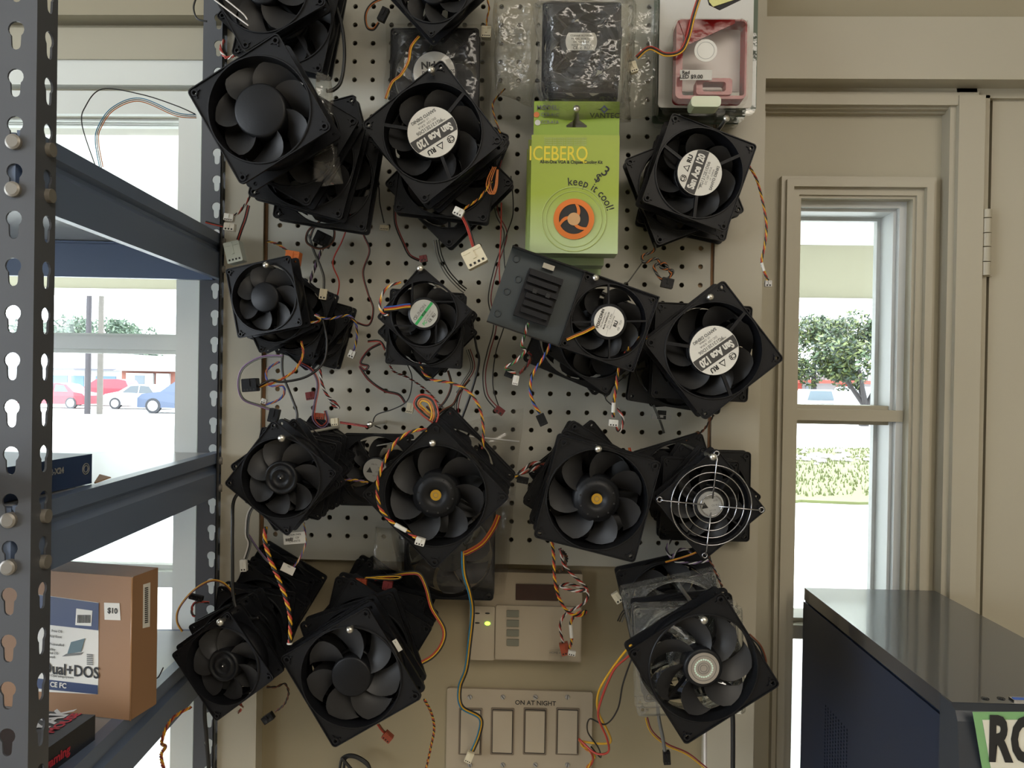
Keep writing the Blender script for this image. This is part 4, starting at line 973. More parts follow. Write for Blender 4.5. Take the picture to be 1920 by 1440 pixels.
behind('the badge-hubbed lower right fan', [('clear120', 1293, 1240, .858, -3), ('bk120', 1290, 1215, .90, -8, dict(S=.116)), ('clear120', 1275, 1180, .935, -13), ('bk120', 1262, 1140, .972, -14), ('bk120l', 1262, 1132, 1.01, -20, dict(S=.11))], 'fans behind the lower right fan')
tBag = fan('bk120', 842, 1040, 1.020, 0, 'black fan inside the zip bag below the left gold-badged fan')

# chrome guard on the wire-guard fan
def guard(t, S):
    mb = MB()
    for r_ in (.012, .0205, .029, .0375, .046): mb.tube([(r_*math.cos(2*PI*i/48), -.0042, r_*math.sin(2*PI*i/48)) for i in range(48)], .0008, CHROME, 6, True)
    k = .0416
    for a in (45, 135, 225, 315):
        c_, s_ = math.cos(R(a)), math.sin(R(a)); L = k*1.414
        mb.tube([(c_*.008, -.0058, s_*.008), (c_*L*.9, -.0058, s_*L*.9), (c_*L*.96, -.003, s_*L*.96), (c_*L, -.0012, s_*L)], .0009, CHROME, 6)
        mb.tube([(c_*L+.0028*math.cos(q), -.0010, s_*L+.0028*math.sin(q)) for q in [2*PI*i/14 for i in range(14)]], .0009, CHROME, 6, True)
    return part('wire_guard', mb, t)
guard(tD4, .092)
# bracket joined to the white-label fan
def bracket(t):
    mb = MB(); PL = mat('blackened_steel_plate', (.05, .06, .065), .42, metal=.35)
    mb.box(-.137, -.0465, .004, .0055, -.048, .046, PL); mb.box(-.137, -.0465, -.010, .0055, .0445, .046, GLOSSB); mb.box(-.137, -.0465, -.006, .0055, -.048, -.0465, GLOSSB)
    for x, z in ((-.128, .034), (-.126, -.006), (-.118, .012), (-.128, -.034)): mb.tube([(x+.0038*math.cos(2*PI*i/18), .0036, z+.0038*math.sin(2*PI*i/18)) for i in range(18)], .0008, PL, 5, True)
    o = part('mounting_bracket', mb, t)
    mb = MB()
    for k in range(6): mb.box(-.108+(k > 2)*.004, -.068-(k % 2)*.003, -.016+k*.0004, .004, .020-k*.0088, .026-k*.0088, BLK2)
    mb.box(-.110, -.068, -.008, .004, -.03, .028, BLK2)
    for x in (-.098, -.082): mb.box(x, x+.005, -.0166, -.014, .001, .006, INK)
    g = mb.build('plastic_grill', o)
    mb = MB(); mb.box(-.096, -.082, -.002, .0039, .034, .040, SILVER); mb.build('metal_clip', o)
    mb = MB(); h = .046; mb.ring(rect(-h-.0012, h+.0012, -h-.0012, h+.0012), rect(-h, h, -h, h), (0, 0), -.003, .033, BLK2); part('shroud', mb, t)
bracket(tC3)

# hooks
for px, py, Y, d in ((809, 131, .885, 'upper left striped-label fan'), (788, 503, .892, 'silver and green labelled fan'), (1117, 521, .905, 'bracket fan'), (1332, 557, .916, 'right striped-label fan'),
                     (528, 822, .826, 'ring-hubbed fan'), (811, 831, .861, 'left gold-badged fan'), (1122, 842, .869, 'right gold-badged fan'), (1337, 857, .868, 'chrome-guard fan'),
                     (413, 1167, .846, 'lower left fan'), (656, 1181, .851, 'large bottom fan'), (1320, 1163, .810, 'badge-hubbed lower right fan'),
                     (499, 497, .935, 'small blank-hubbed fan'), (694, 796, .965, 'triangle-labelled fan'), (1362, 222, .942, 'upper right striped-label fan')):
    hook(px, py, Y, 'at the '+d)

# ------------------------------------------------------------------ cables
def spline(P, n):
    out = []
    for i in range(len(P)-1):
        p0 = P[max(i-1, 0)]; p1 = P[i]; p2 = P[i+1]; p3 = P[min(i+2, len(P)-1)]
        for k in range(n):
            t = k/n; out.append(.5*((2*p1)+(p2-p0)*t+(2*p0-5*p1+4*p2-p3)*t*t+(3*p1-p0-3*p2+p3)*t*t*t))
    out.append(P[-1]); return out
CONN = dict(iv=IVORY, wh=WHITEP, bk=BLK, ru=RUST, og=ORNG, dr=DKRED, fr=FROST, gy=DULL)
def connector(parent, root, px, py, Y, wpx, hpx, rot, kind, pins=3):
    c = W(px, py, Y); s = Y/F; w_, h_ = wpx*s, hpx*s; m = CONN[kind]
    M = T(c.x, c.y, c.z) @ rot_y(R(rot)); mb = MB(); d = min(w_, h_)*.38
    mb.prism(rrect(-w_/2, w_/2, -h_/2, h_/2, min(w_, h_)*.07, 2), -d, d, m, M)
    mb.box(-w_/2*.9, w_/2*.9, -d-.0006, -d, h_*.30, h_*.40, m, M); mb.box(-w_*.08, w_*.08, -d-.0012, -d, -h_*.1, h_*.45, m, M)
    for i in range(pins):
        x = (-.5+(i+.5)/pins)*w_*.86; q = w_*.86/pins*.26; mb.box(x-q, x+q, -d-.0003, -d+.0002, -h_*.40, -h_*.40+2*q, INK, M)
    return sub('connector', mb, parent, root)
def cable(root, pts, cols, twist=0, rad=.00075, conns=(), sleeve=None, name='cable', n=10, gap=1.0, pitch_mm=16):
    """pts: (px, py, Y); cols: wire colour letters; twisted when twist, otherwise side by side"""
    P = spline([W(*p) for p in pts], n); k = len(cols); mb = MB(); L = 0
    S = [0]
    for a, b in zip(P, P[1:]): L += (b-a).length; S.append(L)
    for j, c in enumerate(cols):
        path = []
        for i, p in enumerate(P):
            d = (P[min(i+1, len(P)-1)]-P[max(i-1, 0)]).normalized(); s_ = d.cross(Vector((0, 1, 0)))
            s_ = s_.normalized() if s_.length > .05 else Vector((1, 0, 0)); q = s_.cross(d)
            if k == 1: path.append(p); continue
            if twist:
                a = 2*PI*(S[i]/(pitch_mm*.001)+j/k); rr_ = rad*(1.15 if k > 2 else 1.0); path.append(p+s_*math.cos(a)*rr_+q*math.sin(a)*rr_)
            else: path.append(p+s_*(j-(k-1)/2)*rad*2.05*gap)
        mb.tube(path, rad, WIRE[c], 6)
    o = mb.build(name, root, True, MW[root.name])
    for cn in conns: connector(o, root, *cn)
    if sleeve:
        for (i0, i1) in sleeve:
            a = P[int(i0*(len(P)-1))]; b = P[int(i1*(len(P)-1))]; m2 = MB(); m2.cyl(a, b, rad*2.5, WHITEP, 10); sub('wire_tag', m2, o, root)
    return o
def lin(pts, Y0, Y1): n = len(pts)-1; return [(p[0], p[1], Y0+(Y1-Y0)*i/n) for i, p in enumerate(pts)]
c = cable
# upper left
c(tB1, lin([(366, 214), (330, 198), (265, 177), (192, 167), (160, 200), (154, 235), (178, 309)], .86, .80), 'k', rad=.0006)
c(tB1, lin([(368, 218), (330, 214), (262, 187), (212, 204), (186, 240), (182, 268), (190, 314)], .862, .80), 'lgo', rad=.0005, gap=1.8)
c(tB1, lin([(472, 362), (462, 380), (448, 398), (438, 404)], .95, .93), 'rkw', 1, conns=[(430, 408, .93, 18, 13, 8, 'wh', 4)])
c(tB1, lin([(385, 416), (400, 420), (418, 424)], .92, .93), 'rk', conns=[(431, 426, .93, 20, 14, 6, 'wh', 3)])
c(tB1, lin([(466, 385), (460, 410), (452, 432), (446, 450)], .94, .96), 'krk', conns=[(441, 474, .96, 30, 40, -14, 'fr', 4)])
c(tB1, lin([(500, 452), (520, 458), (538, 470), (546, 480)], 1.0, .98), 'ryk', 1, conns=[(550, 485, .975, 26, 27, 8, 'og', 4)], gap=1.6)
c(tB1, lin([(612, 342), (640, 350), (657, 375), (655, 410), (642, 450), (624, 492), (636, 530), (628, 570), (620, 592)], .955, 1.05), 'r', rad=.0010)
c(tB1, lin([(690, 300), (686, 350), (673, 400), (682, 440), (693, 470), (681, 510), (690, 550), (700, 580), (690, 610), (655, 598)], 1.03, 1.045), 'dk', rad=.0007)
c(tB1, lin([(592, 420), (577, 435), (576, 455), (600, 466), (622, 455), (626, 430), (608, 412), (590, 425), (581, 448)], 1.0, 1.02), 'nk', rad=.0008, conns=[(606, 449, 1.035, 30, 24, 25, 'bk', 4)])
c(tB1, lin([(606, 462), (596, 486), (588, 508), (580, 528), (570, 545)], 1.03, 1.04), 'pkwk', 1, rad=.0011)
c(tB1, lin([(579, 440), (588, 470), (600, 498), (607, 520), (607, 545)], 1.02, 1.0), 'gk', rad=.0009, conns=[(607, 552, 1.0, 14, 20, 8, 'iv', 2)])
c(tA1, lin([(622, -8), (640, 45), (646, 100), (640, 150), (626, 168), (612, 170)], .99, .97), 'k', rad=.0025)
for q_ in (0, 22): c(tA1, lin([(392+q_, -8), (434+q_*.9, 24), (466-q_*.1, 48-q_*.5)], .925, .925), 'w', rad=.0009, name='pale_wire')
c(tA1, lin([(368, -5), (363, 15), (370, 35), (388, 40)], .97, .97), 'k', rad=.0012)
c(tA1, lin([(420, 75), (414, 92), (424, 108), (440, 104)], 1.0, .99), 'rwr', 1, rad=.0010)
c(tA2, lin([(728, -6), (700, 5), (686, 25), (688, 50), (700, 55), (710, 42)], 1.04, 1.03), 'ko', rad=.0009, conns=[(719, 28, 1.03, 14, 26, 25, 'bk', 4)])
c(tA2, lin([(912, -6), (917, 15), (913, 35), (912, 52)], 1.03, 1.03), 'dy', 1, rad=.0007, conns=[(912, 62, 1.03, 18, 21, 2, 'iv', 4)])
c(tN, lin([(786, 68), (771, 88), (766, 115), (752, 140), (735, 155), (723, 185)], 1.0, .98), 'oy', 0, rad=.0009)
c(tN, lin([(947, 166), (926, 190), (925, 210), (938, 250)], 1.04, 1.0), 'dyk', 1, rad=.0006)
# upper left striped fan
for k in range(3): c(tB2, lin([(930-3*k, 313), (922-4*k, 335), (920-4*k, 352), (926-3*k, 364), (932-2*k, 350), (934-k, 318)], .93, .93), 'o', rad=.0008)
c(tB2, lin([(922, 340), (900, 370), (880, 385), (866, 394)], .93, .89), 'yok', 1, rad=.0007, conns=[(860, 398, .885, 19, 15, 25, 'wh', 3)])
c(tB2, lin([(867, 405), (877, 425), (884, 448), (889, 465)], .89, .90), 'rrk', rad=.0008, conns=[(890, 483, .90, 40, 34, -28, 'iv', 4)])
c(tB2, lin([(740, 385), (742, 420), (756, 455), (768, 478), (786, 488)], 1.0, 1.04), 'kd', rad=.0010, conns=[(794, 485, 1.03, 14, 12, -10, 'dr', 2)])
c(tB2, lin([(700, 320), (710, 350), (712, 380), (720, 418)], 1.04, 1.04), 'k', rad=.0009, conns=[(721, 427, 1.04, 17, 9, 4, 'iv', 4)])
c(tB2, lin([(938, 300), (928, 350), (932, 400), (948, 440), (930, 500), (918, 560), (928, 610), (916, 660), (908, 700), (912, 740), (930, 764)], 1.03, 1.035), 'kd', rad=.0008, gap=2.2, conns=[(937, 770, 1.035, 18, 13, 35, 'dr', 2)])
c(tB2, lin([(958, 330), (962, 400), (945, 460), (950, 540), (948, 600), (930, 660), (924, 720), (936, 765)], 1.02, 1.04), 'k', rad=.0008)
c(tB2, lin([(940, 380), (939, 440), (936, 500), (938, 560), (930, 600)], 1.01, 1.03), 'r', rad=.0010)
c(tB2, lin([(818, 450), (824, 480), (838, 510), (860, 535), (872, 545)], 1.0, 1.03), 'gkk', rad=.0009, gap=1.8)
# third row
c(tC1, lin([(582, 605), (596, 603), (600, 598), (590, 590)], .97, .96), 'rwy', 1)
c(tC1, lin([(592, 590), (612, 598), (632, 595), (655, 592), (668, 610), (668, 640), (660, 664)], .985, 1.03), 'bykp', 1, rad=.0008, conns=[(660, 664, 1.03, 12, 14, 20, 'wh', 2)])
c(tC1, lin([(530, 668), (490, 670), (456, 690), (447, 720), (456, 748), (485, 760), (508, 768)], .97, .99), 'pg', rad=.0009, conns=[(514, 779, .99, 18, 26, 12, 'bk', 3)])
c(tC1, lin([(605, 600), (613, 640), (606, 680), (575, 706), (530, 716), (508, 713), (484, 724)], .985, .95), 'k', rad=.0017, conns=[(470, 722, .95, 28, 25, -5, 'bk', 4)])
c(tC1, lin([(565, 640), (568, 665), (556, 690), (540, 704), (512, 718), (486, 725)], .99, .952), 'ryo', 1, rad=.0008)
c(tC1, lin([(530, 662), (530, 700), (545, 740), (557, 775), (552, 792), (532, 786)], 1.0, .98), 'k', rad=.0018)
c(tC1, lin([(524, 678), (500, 695), (505, 722), (530, 724), (532, 740), (518, 752), (498, 758)], 1.0, .99), 'bop', 1, rad=.0008, conns=[(495, 752, .99, 10, 9, 20, 'wh', 2)])
c(tC1, lin([(565, 682), (585, 695), (596, 720), (590, 760), (588, 785), (602, 800), (614, 790), (610, 770)], 1.02, 1.03), 'pkr', 0, rad=.0007, conns=[(598, 780, 1.03, 20, 11, 4, 'ru', 4), (583, 742, 1.03, 17, 15, -10, 'dr', 4)])
c(tC1, lin([(600, 690), (604, 720), (614, 742), (626, 752), (635, 765), (625, 760), (616, 745)], 1.02, 1.03), 'wkrk', 1, rad=.0009)
c(tC2, lin([(690, 640), (712, 640), (722, 655)], 1.03, .96), 'rk', rad=.0008)
c(tC2, lin([(716, 643), (692, 656), (676, 680), (690, 686), (684, 694), (675, 688), (692, 712), (720, 732), (748, 740), (760, 756)], 1.03, 1.04), 'dk', rad=.0009, conns=[(769, 765, 1.04, 13, 19, 10, 'iv', 3)])
c(tC2, lin([(762, 680), (772, 705), (770, 735), (760, 755), (735, 768), (706, 778), (700, 795), (714, 803)], 1.0, 1.04), 'k', rad=.0008)
c(tC2, lin([(726, 672), (738, 696), (765, 708), (800, 732), (828, 762), (856, 785)], .98, 1.04), 'krkw', 1, rad=.0007, pitch_mm=9)
c(tC2, lin([(786, 672), (794, 698), (812, 712), (845, 718), (876, 732), (898, 762), (906, 800), (905, 842)], .97, .925), 'yrk', 1, rad=.0009)
c(tC2, lin([(728, 590), (718, 588), (712, 572), (720, 546), (735, 534), (752, 530)], .895, .91), 'yrkw', 1, rad=.0008)
c(tC2, lin([(720, 580), (740, 578), (758, 575), (770, 574)], .896, .898), 'kyrb', 0, rad=.0008)
c(tC2, lin([(840, 695), (846, 725), (832, 755), (812, 770), (800, 762)], 1.0, 1.04), 'nk', rad=.0008)
c(tC2, lin([(878, 655), (886, 690), (866, 725), (856, 760), (858, 790)], 1.02, 1.04), 'gkd', rad=.0007, gap=1.8)
c(tC2, lin([(884, 598), (893, 650), (898, 680), (882, 740), (857, 808)], 1.0, 1.03), 'k', rad=.0016, name='zip_tie')
c(tC3, lin([(1053, 640), (1034, 636), (1030, 650), (1018, 672), (1000, 700), (994, 730), (1000, 755), (1012, 775)], .92, .94), 'yrbk', 1, rad=.0009, conns=[(1016, 787, .94, 16, 22, -25, 'bk', 4)])
c(tC3, lin([(1062, 636), (1080, 628), (1095, 622), (1114, 612)], .911, .911), 'yok', rad=.0008)
c(tC3, lin([(990, 606), (984, 628), (978, 648), (985, 658), (966, 678), (948, 690), (966, 700)], .905, .95), 'rwke', 1, rad=.0009, conns=[(967, 713, .95, 11, 18, 10, 'wh', 3), (955, 700, .96, 16, 16, 20, 'bk', 3)])
c(tC3, lin([(990, 660), (996, 672), (984, 690), (974, 700)], .94, .955), 'nkd', 1, rad=.001)
c(tC4, lin([(1213, 633), (1192, 636), (1174, 660), (1160, 692), (1155, 730), (1150, 760), (1150, 782)], .935, .95), 'yrk', 1, rad=.0010, conns=[(1150, 793, .95, 17, 12, 4, 'wh', 3)], sleeve=[(.80, .93)])
c(tC4, lin([(1158, 765), (1168, 785), (1165, 804), (1158, 808), (1156, 796)], .97, .965), 'wrk', 1, rad=.0008)
c(tC4, lin([(1180, 700), (1150, 724), (1135, 745), (1148, 760)], 1.0, 1.0), 'k', rad=.0008)
c(tC4, lin([(1225, 760), (1238, 790), (1245, 812)], 1.02, 1.04), 'gg', rad=.0008, conns=[(1240, 782, 1.03, 36, 9, 3, 'gy', 1)])
c(tB4, lin([(1402, 308), (1418, 335), (1428, 370), (1437, 420), (1434, 460), (1428, 490), (1434, 512), (1440, 526)], .985, .99), 'ykr', 1, rad=.0008, conns=[(1440, 532, .99, 12, 11, 0, 'gy', 2)], sleeve=[(.74, .84)])
c(tB4, lin([(1228, 455), (1226, 470), (1205, 480), (1208, 492), (1232, 485), (1240, 502), (1262, 508), (1252, 522), (1240, 524), (1226, 500), (1246, 494), (1258, 514)], 1.02, 1.02), 'okgk', 1, rad=.0009, conns=[(1251, 531, 1.02, 22, 18, 12, 'bk', 4)])
c(tB4, lin([(1206, 490), (1190, 512), (1178, 528), (1170, 532)], 1.03, 1.04), 'g', rad=.0009, name='twist_tie')
# fourth row
c(tDd, lin([(690, 800), (665, 796), (638, 792)], .975, 1.0), 'dr', rad=.0008, conns=[(628, 791, 1.0, 13, 14, -6, 'iv', 3)])
c(tDd, lin([(632, 905), (650, 900), (672, 901), (690, 905)], .965, .965), 'py', 1, rad=.0009)
c(tD2, lin([(800, 806), (775, 808), (745, 826), (722, 862), (709, 900), (708, 932), (716, 958), (736, 980), (760, 994), (780, 1008)], .862, .858), 'yrk', 1, rad=.0010, conns=[(788, 1015, .856, 18, 14, 15, 'wh', 3)], sleeve=[(.80, .90)])
c(tD2, lin([(815, 788), (796, 774), (782, 758), (790, 746), (808, 752), (816, 775), (812, 790)], .90, .89), 'yokr', 0, rad=.0010, gap=1.2)
c(tD2, lin([(812, 786), (830, 770), (850, 758), (862, 735), (880, 712)], .92, 1.0), 'kn', rad=.0008)
c(tD2, lin([(962, 892), (972, 892), (966, 896)], .965, .965), 'yk', rad=.0010, conns=[(980, 900, .965, 22, 12, 10, 'bk', 3)])
c(tD2, lin([(935, 966), (925, 990), (905, 1018), (880, 1034), (870, 1038)], .93, .93), 'oryd', rad=.0008)
c(tD2, lin([(869, 1034), (871, 1075), (882, 1115), (886, 1150), (880, 1210), (874, 1255), (862, 1290), (866, 1325), (900, 1346), (899, 1375), (886, 1408)], .93, 1.06), 'lyk', rad=.0010, conns=[(880, 1419, 1.06, 13, 20, 22, 'iv', 3)])
c(tD3, lin([(1034, 1008), (1038, 1040), (1040, 1085), (1048, 1120), (1066, 1148), (1088, 1154), (1098, 1146), (1080, 1152), (1070, 1170), (1072, 1200), (1068, 1215)], .90, 1.02), 'yrk', 1, rad=.0010, conns=[(1072, 1224, 1.02, 14, 9, 10, 'wh', 3)], sleeve=[(.80, .88)])
c(tD3, lin([(1052, 1030), (1056, 1055), (1072, 1076), (1092, 1094), (1100, 1106), (1078, 1108), (1052, 1100), (1068, 1095), (1100, 1108), (1098, 1128), (1076, 1142), (1058, 1154), (1050, 1175), (1056, 1205)], .93, 1.03), 'wrk', 1, rad=.0009, conns=[(1059, 1216, 1.03, 17, 22, -15, 'ru', 3)])
c(tD3, lin([(1050, 1030), (1062, 1045), (1056, 1066), (1050, 1070)], .95, 1.0), 'kkn', 1, rad=.0012)
c(tD3, lin([(1022, 870), (1000, 868), (985, 878), (972, 888), (990, 884), (1012, 874)], .98, .96), 'wknr', 1, rad=.0010)
c(tD4, lin([(1258, 1012), (1250, 1030), (1262, 1048), (1290, 1052), (1296, 1036), (1275, 1030), (1262, 1050), (1300, 1056), (1330, 1050)], .99, .96), 'pwk', 1, rad=.0008)
c(tD4, lin([(1320, 1026), (1300, 1038), (1270, 1048), (1248, 1054)], .93, .97), 'yo', rad=.0006)
c(tD4, lin([(1328, 1044), (1336, 1060), (1346, 1082), (1354, 1100)], .91, .93), 'nk', 1, rad=.0009)
c(tD4, lin([(1338, 778), (1320, 805), (1300, 820), (1288, 826)], 1.04, 1.0), 'nk', 1, rad=.0009)
c(tD4, lin([(1180, 840), (1183, 852)], .98, .97), 'or', rad=.0009)
c(tD1, lin([(470, 905), (440, 935), (436, 985), (436, 1050), (437, 1110), (446, 1145), (468, 1160), (485, 1158)], .90, .88), 'k', rad=.0020)
c(tD1, lin([(490, 935), (468, 960), (463, 1000), (468, 1020), (460, 1048)], .93, .93), 'wkg', rad=.0008, conns=[(457, 1060, .93, 12, 22, -4, 'wh', 2)])
c(tD1, lin([(466, 1003), (480, 1025), (500, 1050), (515, 1062)], .96, .96), 'gp', rad=.0008)
c(tD1, lin([(498, 988), (497, 1015), (507, 1050), (522, 1085), (535, 1120), (544, 1160), (543, 1208)], .86, .85), 'yrk', 1, rad=.0012, sleeve=[(.985, 1.0)])
c(tD1, lin([(570, 980), (572, 1000), (572, 1022), (560, 1050), (546, 1068)], .96, .93), 'rbyw', 1, rad=.0006)
# lower row
c(tE1, lin([(440, 1115), (420, 1094), (395, 1089), (362, 1108), (336, 1140), (332, 1165), (342, 1184)], .93, .90), 'yn', rad=.0007)
c(tE1, lin([(392, 1130), (375, 1128), (362, 1134), (360, 1150), (366, 1156)], .95, .95), 'nrk', 1, rad=.0008, conns=[(368, 1120, .95, 26, 10, 12, 'bk', 3)])
c(tE1, lin([(358, 1326), (332, 1340), (314, 1360), (303, 1392), (310, 1400), (302, 1416), (308, 1446)], .88, .74), 'oyd', 1, rad=.0009)
c(tE1, lin([(306, 1252), (298, 1268), (293, 1272)], .87, .88), 'k', rad=.0008)
c(tE1, lin([(450, 1320), (454, 1328), (446, 1336)], .92, .93), 'rwn', 1, rad=.0009)
c(tE1, lin([(500, 1288), (518, 1288), (534, 1282), (541, 1300), (532, 1322), (516, 1334)], .95, .98), 'nk', 1, rad=.0008, conns=[(503, 1346, .98, 22, 14, -35, 'bk', 2)])
c(tE1, lin([(384, 1312), (384, 1345), (387, 1380), (392, 1446)], .90, .90), 'k', rad=.0024)
c(tE2, lin([(702, 1086), (740, 1078), (770, 1074), (788, 1078), (800, 1104), (810, 1140), (832, 1178), (830, 1205), (812, 1230), (785, 1246)], .98, .94), 'ryk', 0, rad=.0009)
c(tE2, lin([(684, 1083), (715, 1080), (750, 1080), (745, 1086), (710, 1086), (686, 1083)], .965, .965), 'yk', 0, rad=.0007, conns=[(677, 1092, .965, 22, 14, 2, 'ru', 4), (727, 1097, .965, 18, 16, 8, 'dr', 4)])
c(tE2, lin([(796, 1312), (808, 1335), (814, 1365), (808, 1400), (798, 1446)], .90, .98), 'ykr', 1, rad=.0009, pitch_mm=11)
c(tE2, lin([(709, 1358), (716, 1368), (722, 1374)], .96, .97), 'rn', rad=.0010, conns=[(727, 1381, .97, 18, 15, 40, 'ru', 3)])
c(tE3, lin([(1206, 1204), (1190, 1204), (1172, 1222), (1142, 1262), (1122, 1300), (1122, 1335), (1140, 1372), (1144, 1392), (1118, 1394), (1092, 1390)], .86, 1.04), 'y', rad=.0015)
c(tE3, lin([(1194, 1218), (1172, 1236), (1150, 1258), (1128, 1310), (1122, 1345), (1138, 1385), (1140, 1410), (1116, 1412), (1086, 1386), (1104, 1404), (1112, 1425), (1098, 1446)], .865, 1.04), 'r', rad=.0014)
c(tE3, lin([(1184, 1236), (1168, 1282), (1158, 1330), (1135, 1358), (1106, 1348), (1102, 1372), (1122, 1402), (1126, 1420), (1108, 1400)], .87, 1.045), 'k', rad=.0010)
c(tE3, lin([(1086, 1386), (1094, 1400), (1114, 1418), (1100, 1440)], 1.03, 1.03), 'yo', 1, rad=.0010)
c(tE3, lin([(1232, 1315), (1236, 1350), (1242, 1380), (1247, 1410)], .93, .93), 'g', rad=.0022, conns=[(1250, 1420, .93, 13, 24, -4, 'bk', 2)])
c(tE3, lin([(1212, 1346), (1222, 1372), (1250, 1396), (1290, 1414), (1330, 1446)], .94, .98), 'yd', rad=.0009, gap=1.3)
c(tE3, lin([(1370, 1300), (1374, 1350), (1374, 1446)], .95, .95), 'k', rad=.0028)
c(tE3, lin([(1322, 1350), (1322, 1396), (1322, 1446)], 1.0, 1.0), 'w', rad=.0022)
c(tE3, lin([(1404, 1190), (1424, 1210), (1434, 1235), (1434, 1250)], .86, .86), 'kn', rad=.0010)
c(tE3, lin([(1222, 1120), (1190, 1130), (1170, 1150), (1162, 1165)], .96, 1.0), 'kkg', rad=.0009, gap=1.5, conns=[(1157, 1120, .98, 14, 20, -35, 'iv', 2)])
# loose black coil of cable lying against the wall at the bottom
t = thing('coiled_cable', 'loose coil of black cable against the tan wall at the bottom', 'cable', T(*W(660, 1440, 1.05)))
for k in range(2):
    pts = [(636+k*8, 1450, 1.06), (642+k*6, 1422, 1.06), (662+k*4, 1416+k*4, 1.06), (688, 1430+k*4, 1.06), (696+k*4, 1452, 1.06)]
    c(t, pts, 'k', rad=.0022, name='cable_loop')
c(t, [(640, 1420, 1.055), (662, 1446, 1.055)], 'k', rad=.0022, name='cable_loop')

# paper tags on wires
def tagpaper(root, px, py, Y, w_, h_, rot, txt):
    c0 = W(px, py, Y); s = Y/F; M = T(c0.x, c0.y, c0.z) @ rot_y(R(rot)); mb = MB(); mb.box(-w_*s/2, w_*s/2, -.0002, .0002, -h_*s/2, h_*s/2, WHITE, M)
    for i, tx_ in enumerate(txt): mb.text(tx_, h_*s*.24, INKG, M @ T(0, -.0004, h_*s*(.3-.28*i)), .00004)
    for k in range(6): mb.box((-w_*.4+k*2.4)*s, (-w_*.4+k*2.4+1.2)*s, -.0006, -.0002, -h_*s*.22, h_*s*.02, INK, M) if len(txt) > 1 else None
    part('paper_tag', mb, root, True)
tagpaper(tD1, 552, 1009, .93, 42, 22, -6, ('ADDA FAN', '   DC 12V  ', 'CN-0XT5'))
tagpaper(tD1, 540, 1067, .92, 26, 16, 24, ('TK1',))
tagpaper(tE2, 745, 1210, .866, 9, 24, -32, ('1',))

# ------------------------------------------------------------------ boxed cooling kits
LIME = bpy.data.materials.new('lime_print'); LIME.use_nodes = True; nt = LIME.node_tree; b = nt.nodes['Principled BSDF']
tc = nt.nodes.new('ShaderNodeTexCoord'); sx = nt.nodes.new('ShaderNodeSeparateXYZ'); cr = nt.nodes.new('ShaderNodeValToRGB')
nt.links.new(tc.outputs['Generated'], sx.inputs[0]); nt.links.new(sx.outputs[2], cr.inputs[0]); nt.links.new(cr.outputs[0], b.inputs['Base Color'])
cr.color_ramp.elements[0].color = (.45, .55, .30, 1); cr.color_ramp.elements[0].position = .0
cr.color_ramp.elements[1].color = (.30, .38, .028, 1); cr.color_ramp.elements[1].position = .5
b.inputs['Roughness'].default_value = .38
LIMEL = mat('pale_lime_print', (.42, .50, .16), .4); LIMED = mat('deep_lime_print', (.24, .36, .02), .4); YEL = mat('yellow_print', (.72, .58, .02), .4)
COP = mat('copper_orange', (.62, .17, .03), .3, metal=.4)
def kit(px0, px1, pyt, pyb, Y, d, label, full, card=None):
    a = W(px0, (pyt+pyb)/2, Y); b_ = W(px1, (pyt+pyb)/2, Y); zt_ = W((px0+px1)/2, pyt, Y).z; zb_ = W((px0+px1)/2, pyb, Y).z
    t = thing('cooling_kit_box', label, 'box', T((a.x+b_.x)/2, Y, zb_), 'boxed cooling kits on one hook')
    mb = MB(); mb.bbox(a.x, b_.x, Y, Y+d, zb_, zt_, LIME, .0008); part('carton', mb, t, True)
    if card:
        cx0, cx1, cyt = card; A = W(cx0, (cyt+pyt)/2, Y+d*.5); B = W(cx1, (cyt+pyt)/2, Y+d*.5); zc_ = W((cx0+cx1)/2, cyt, Y+d*.5).z
        hx_, hz_ = W(1081, 232, Y+.01).x, W(1081, 232, Y+.01).z
        hole = [(hx_-.012, hz_-.005), (hx_+.012, hz_-.005), (hx_+.0125, hz_-.003), (hx_+.003, hz_+.004), (hx_+.002, hz_+.014), (hx_-.002, hz_+.014), (hx_-.003, hz_+.004), (hx_-.0125, hz_-.003)]
        mb = MB(); mb.ring(rect(A.x, B.x, zt_-.001, zc_), hole, (hx_, hz_), Y+.008, Y+.0088, LIMED if full else FROST); part('hang_tab', mb, t, True)
    return t, zt_, zb_
def px_text(mb, s_, px, py, Y, size_px, m, bold=0, sq=1.0, rot=0, al='CENTER'):
    c0 = W(px, py, Y); mb.text(s_, size_px*Y/F, m, T(c0.x, c0.y, c0.z) @ rot_y(R(rot)), bold, al, sq)
Yk = .918
K1, kzt, kzb = kit(995, 1160, 253, 475, Yk, .034, 'lime green boxed cooling kit with $3 written on it, hanging in front', True, (1001, 1160, 195))
mb = MB(); px_text(mb, 'MODEL:', 1006, 202, Yk+.0062, 12, INKG, .0001, 1, 0, 'LEFT'); px_text(mb, 'CCB-A1C', 1014, 215, Yk+.0062, 9, INKG, .00005, .9, 0, 'LEFT'); px_text(mb, 'CCB-A1A', 1014, 229, Yk+.0062, 9, INKG, .00005, .9, 0, 'LEFT')
for px, py, m in ((1006, 215, ORNG), (1008, 230, GREYL)): p = W(px, py, Yk+.0073); mb.prism(circ(p.x, p.z, .0034, 16), p.y-.0002, p.y, m)
px_text(mb, 'VANTEC', 1134, 217, Yk+.0072, 13, INK, .00012, 1.1)
p = W(1133, 205, Yk+.0072); s = Yk/F
for q in (((-15, 0), (-5, 1), (-5, -1)), ((15, 0), (5, 1), (5, -1))): mb.prism([(p.x+a*s, p.z+b_*s) for a, b_ in (q if q[0][0] > 0 else q)], p.y-.0002, p.y, INK)
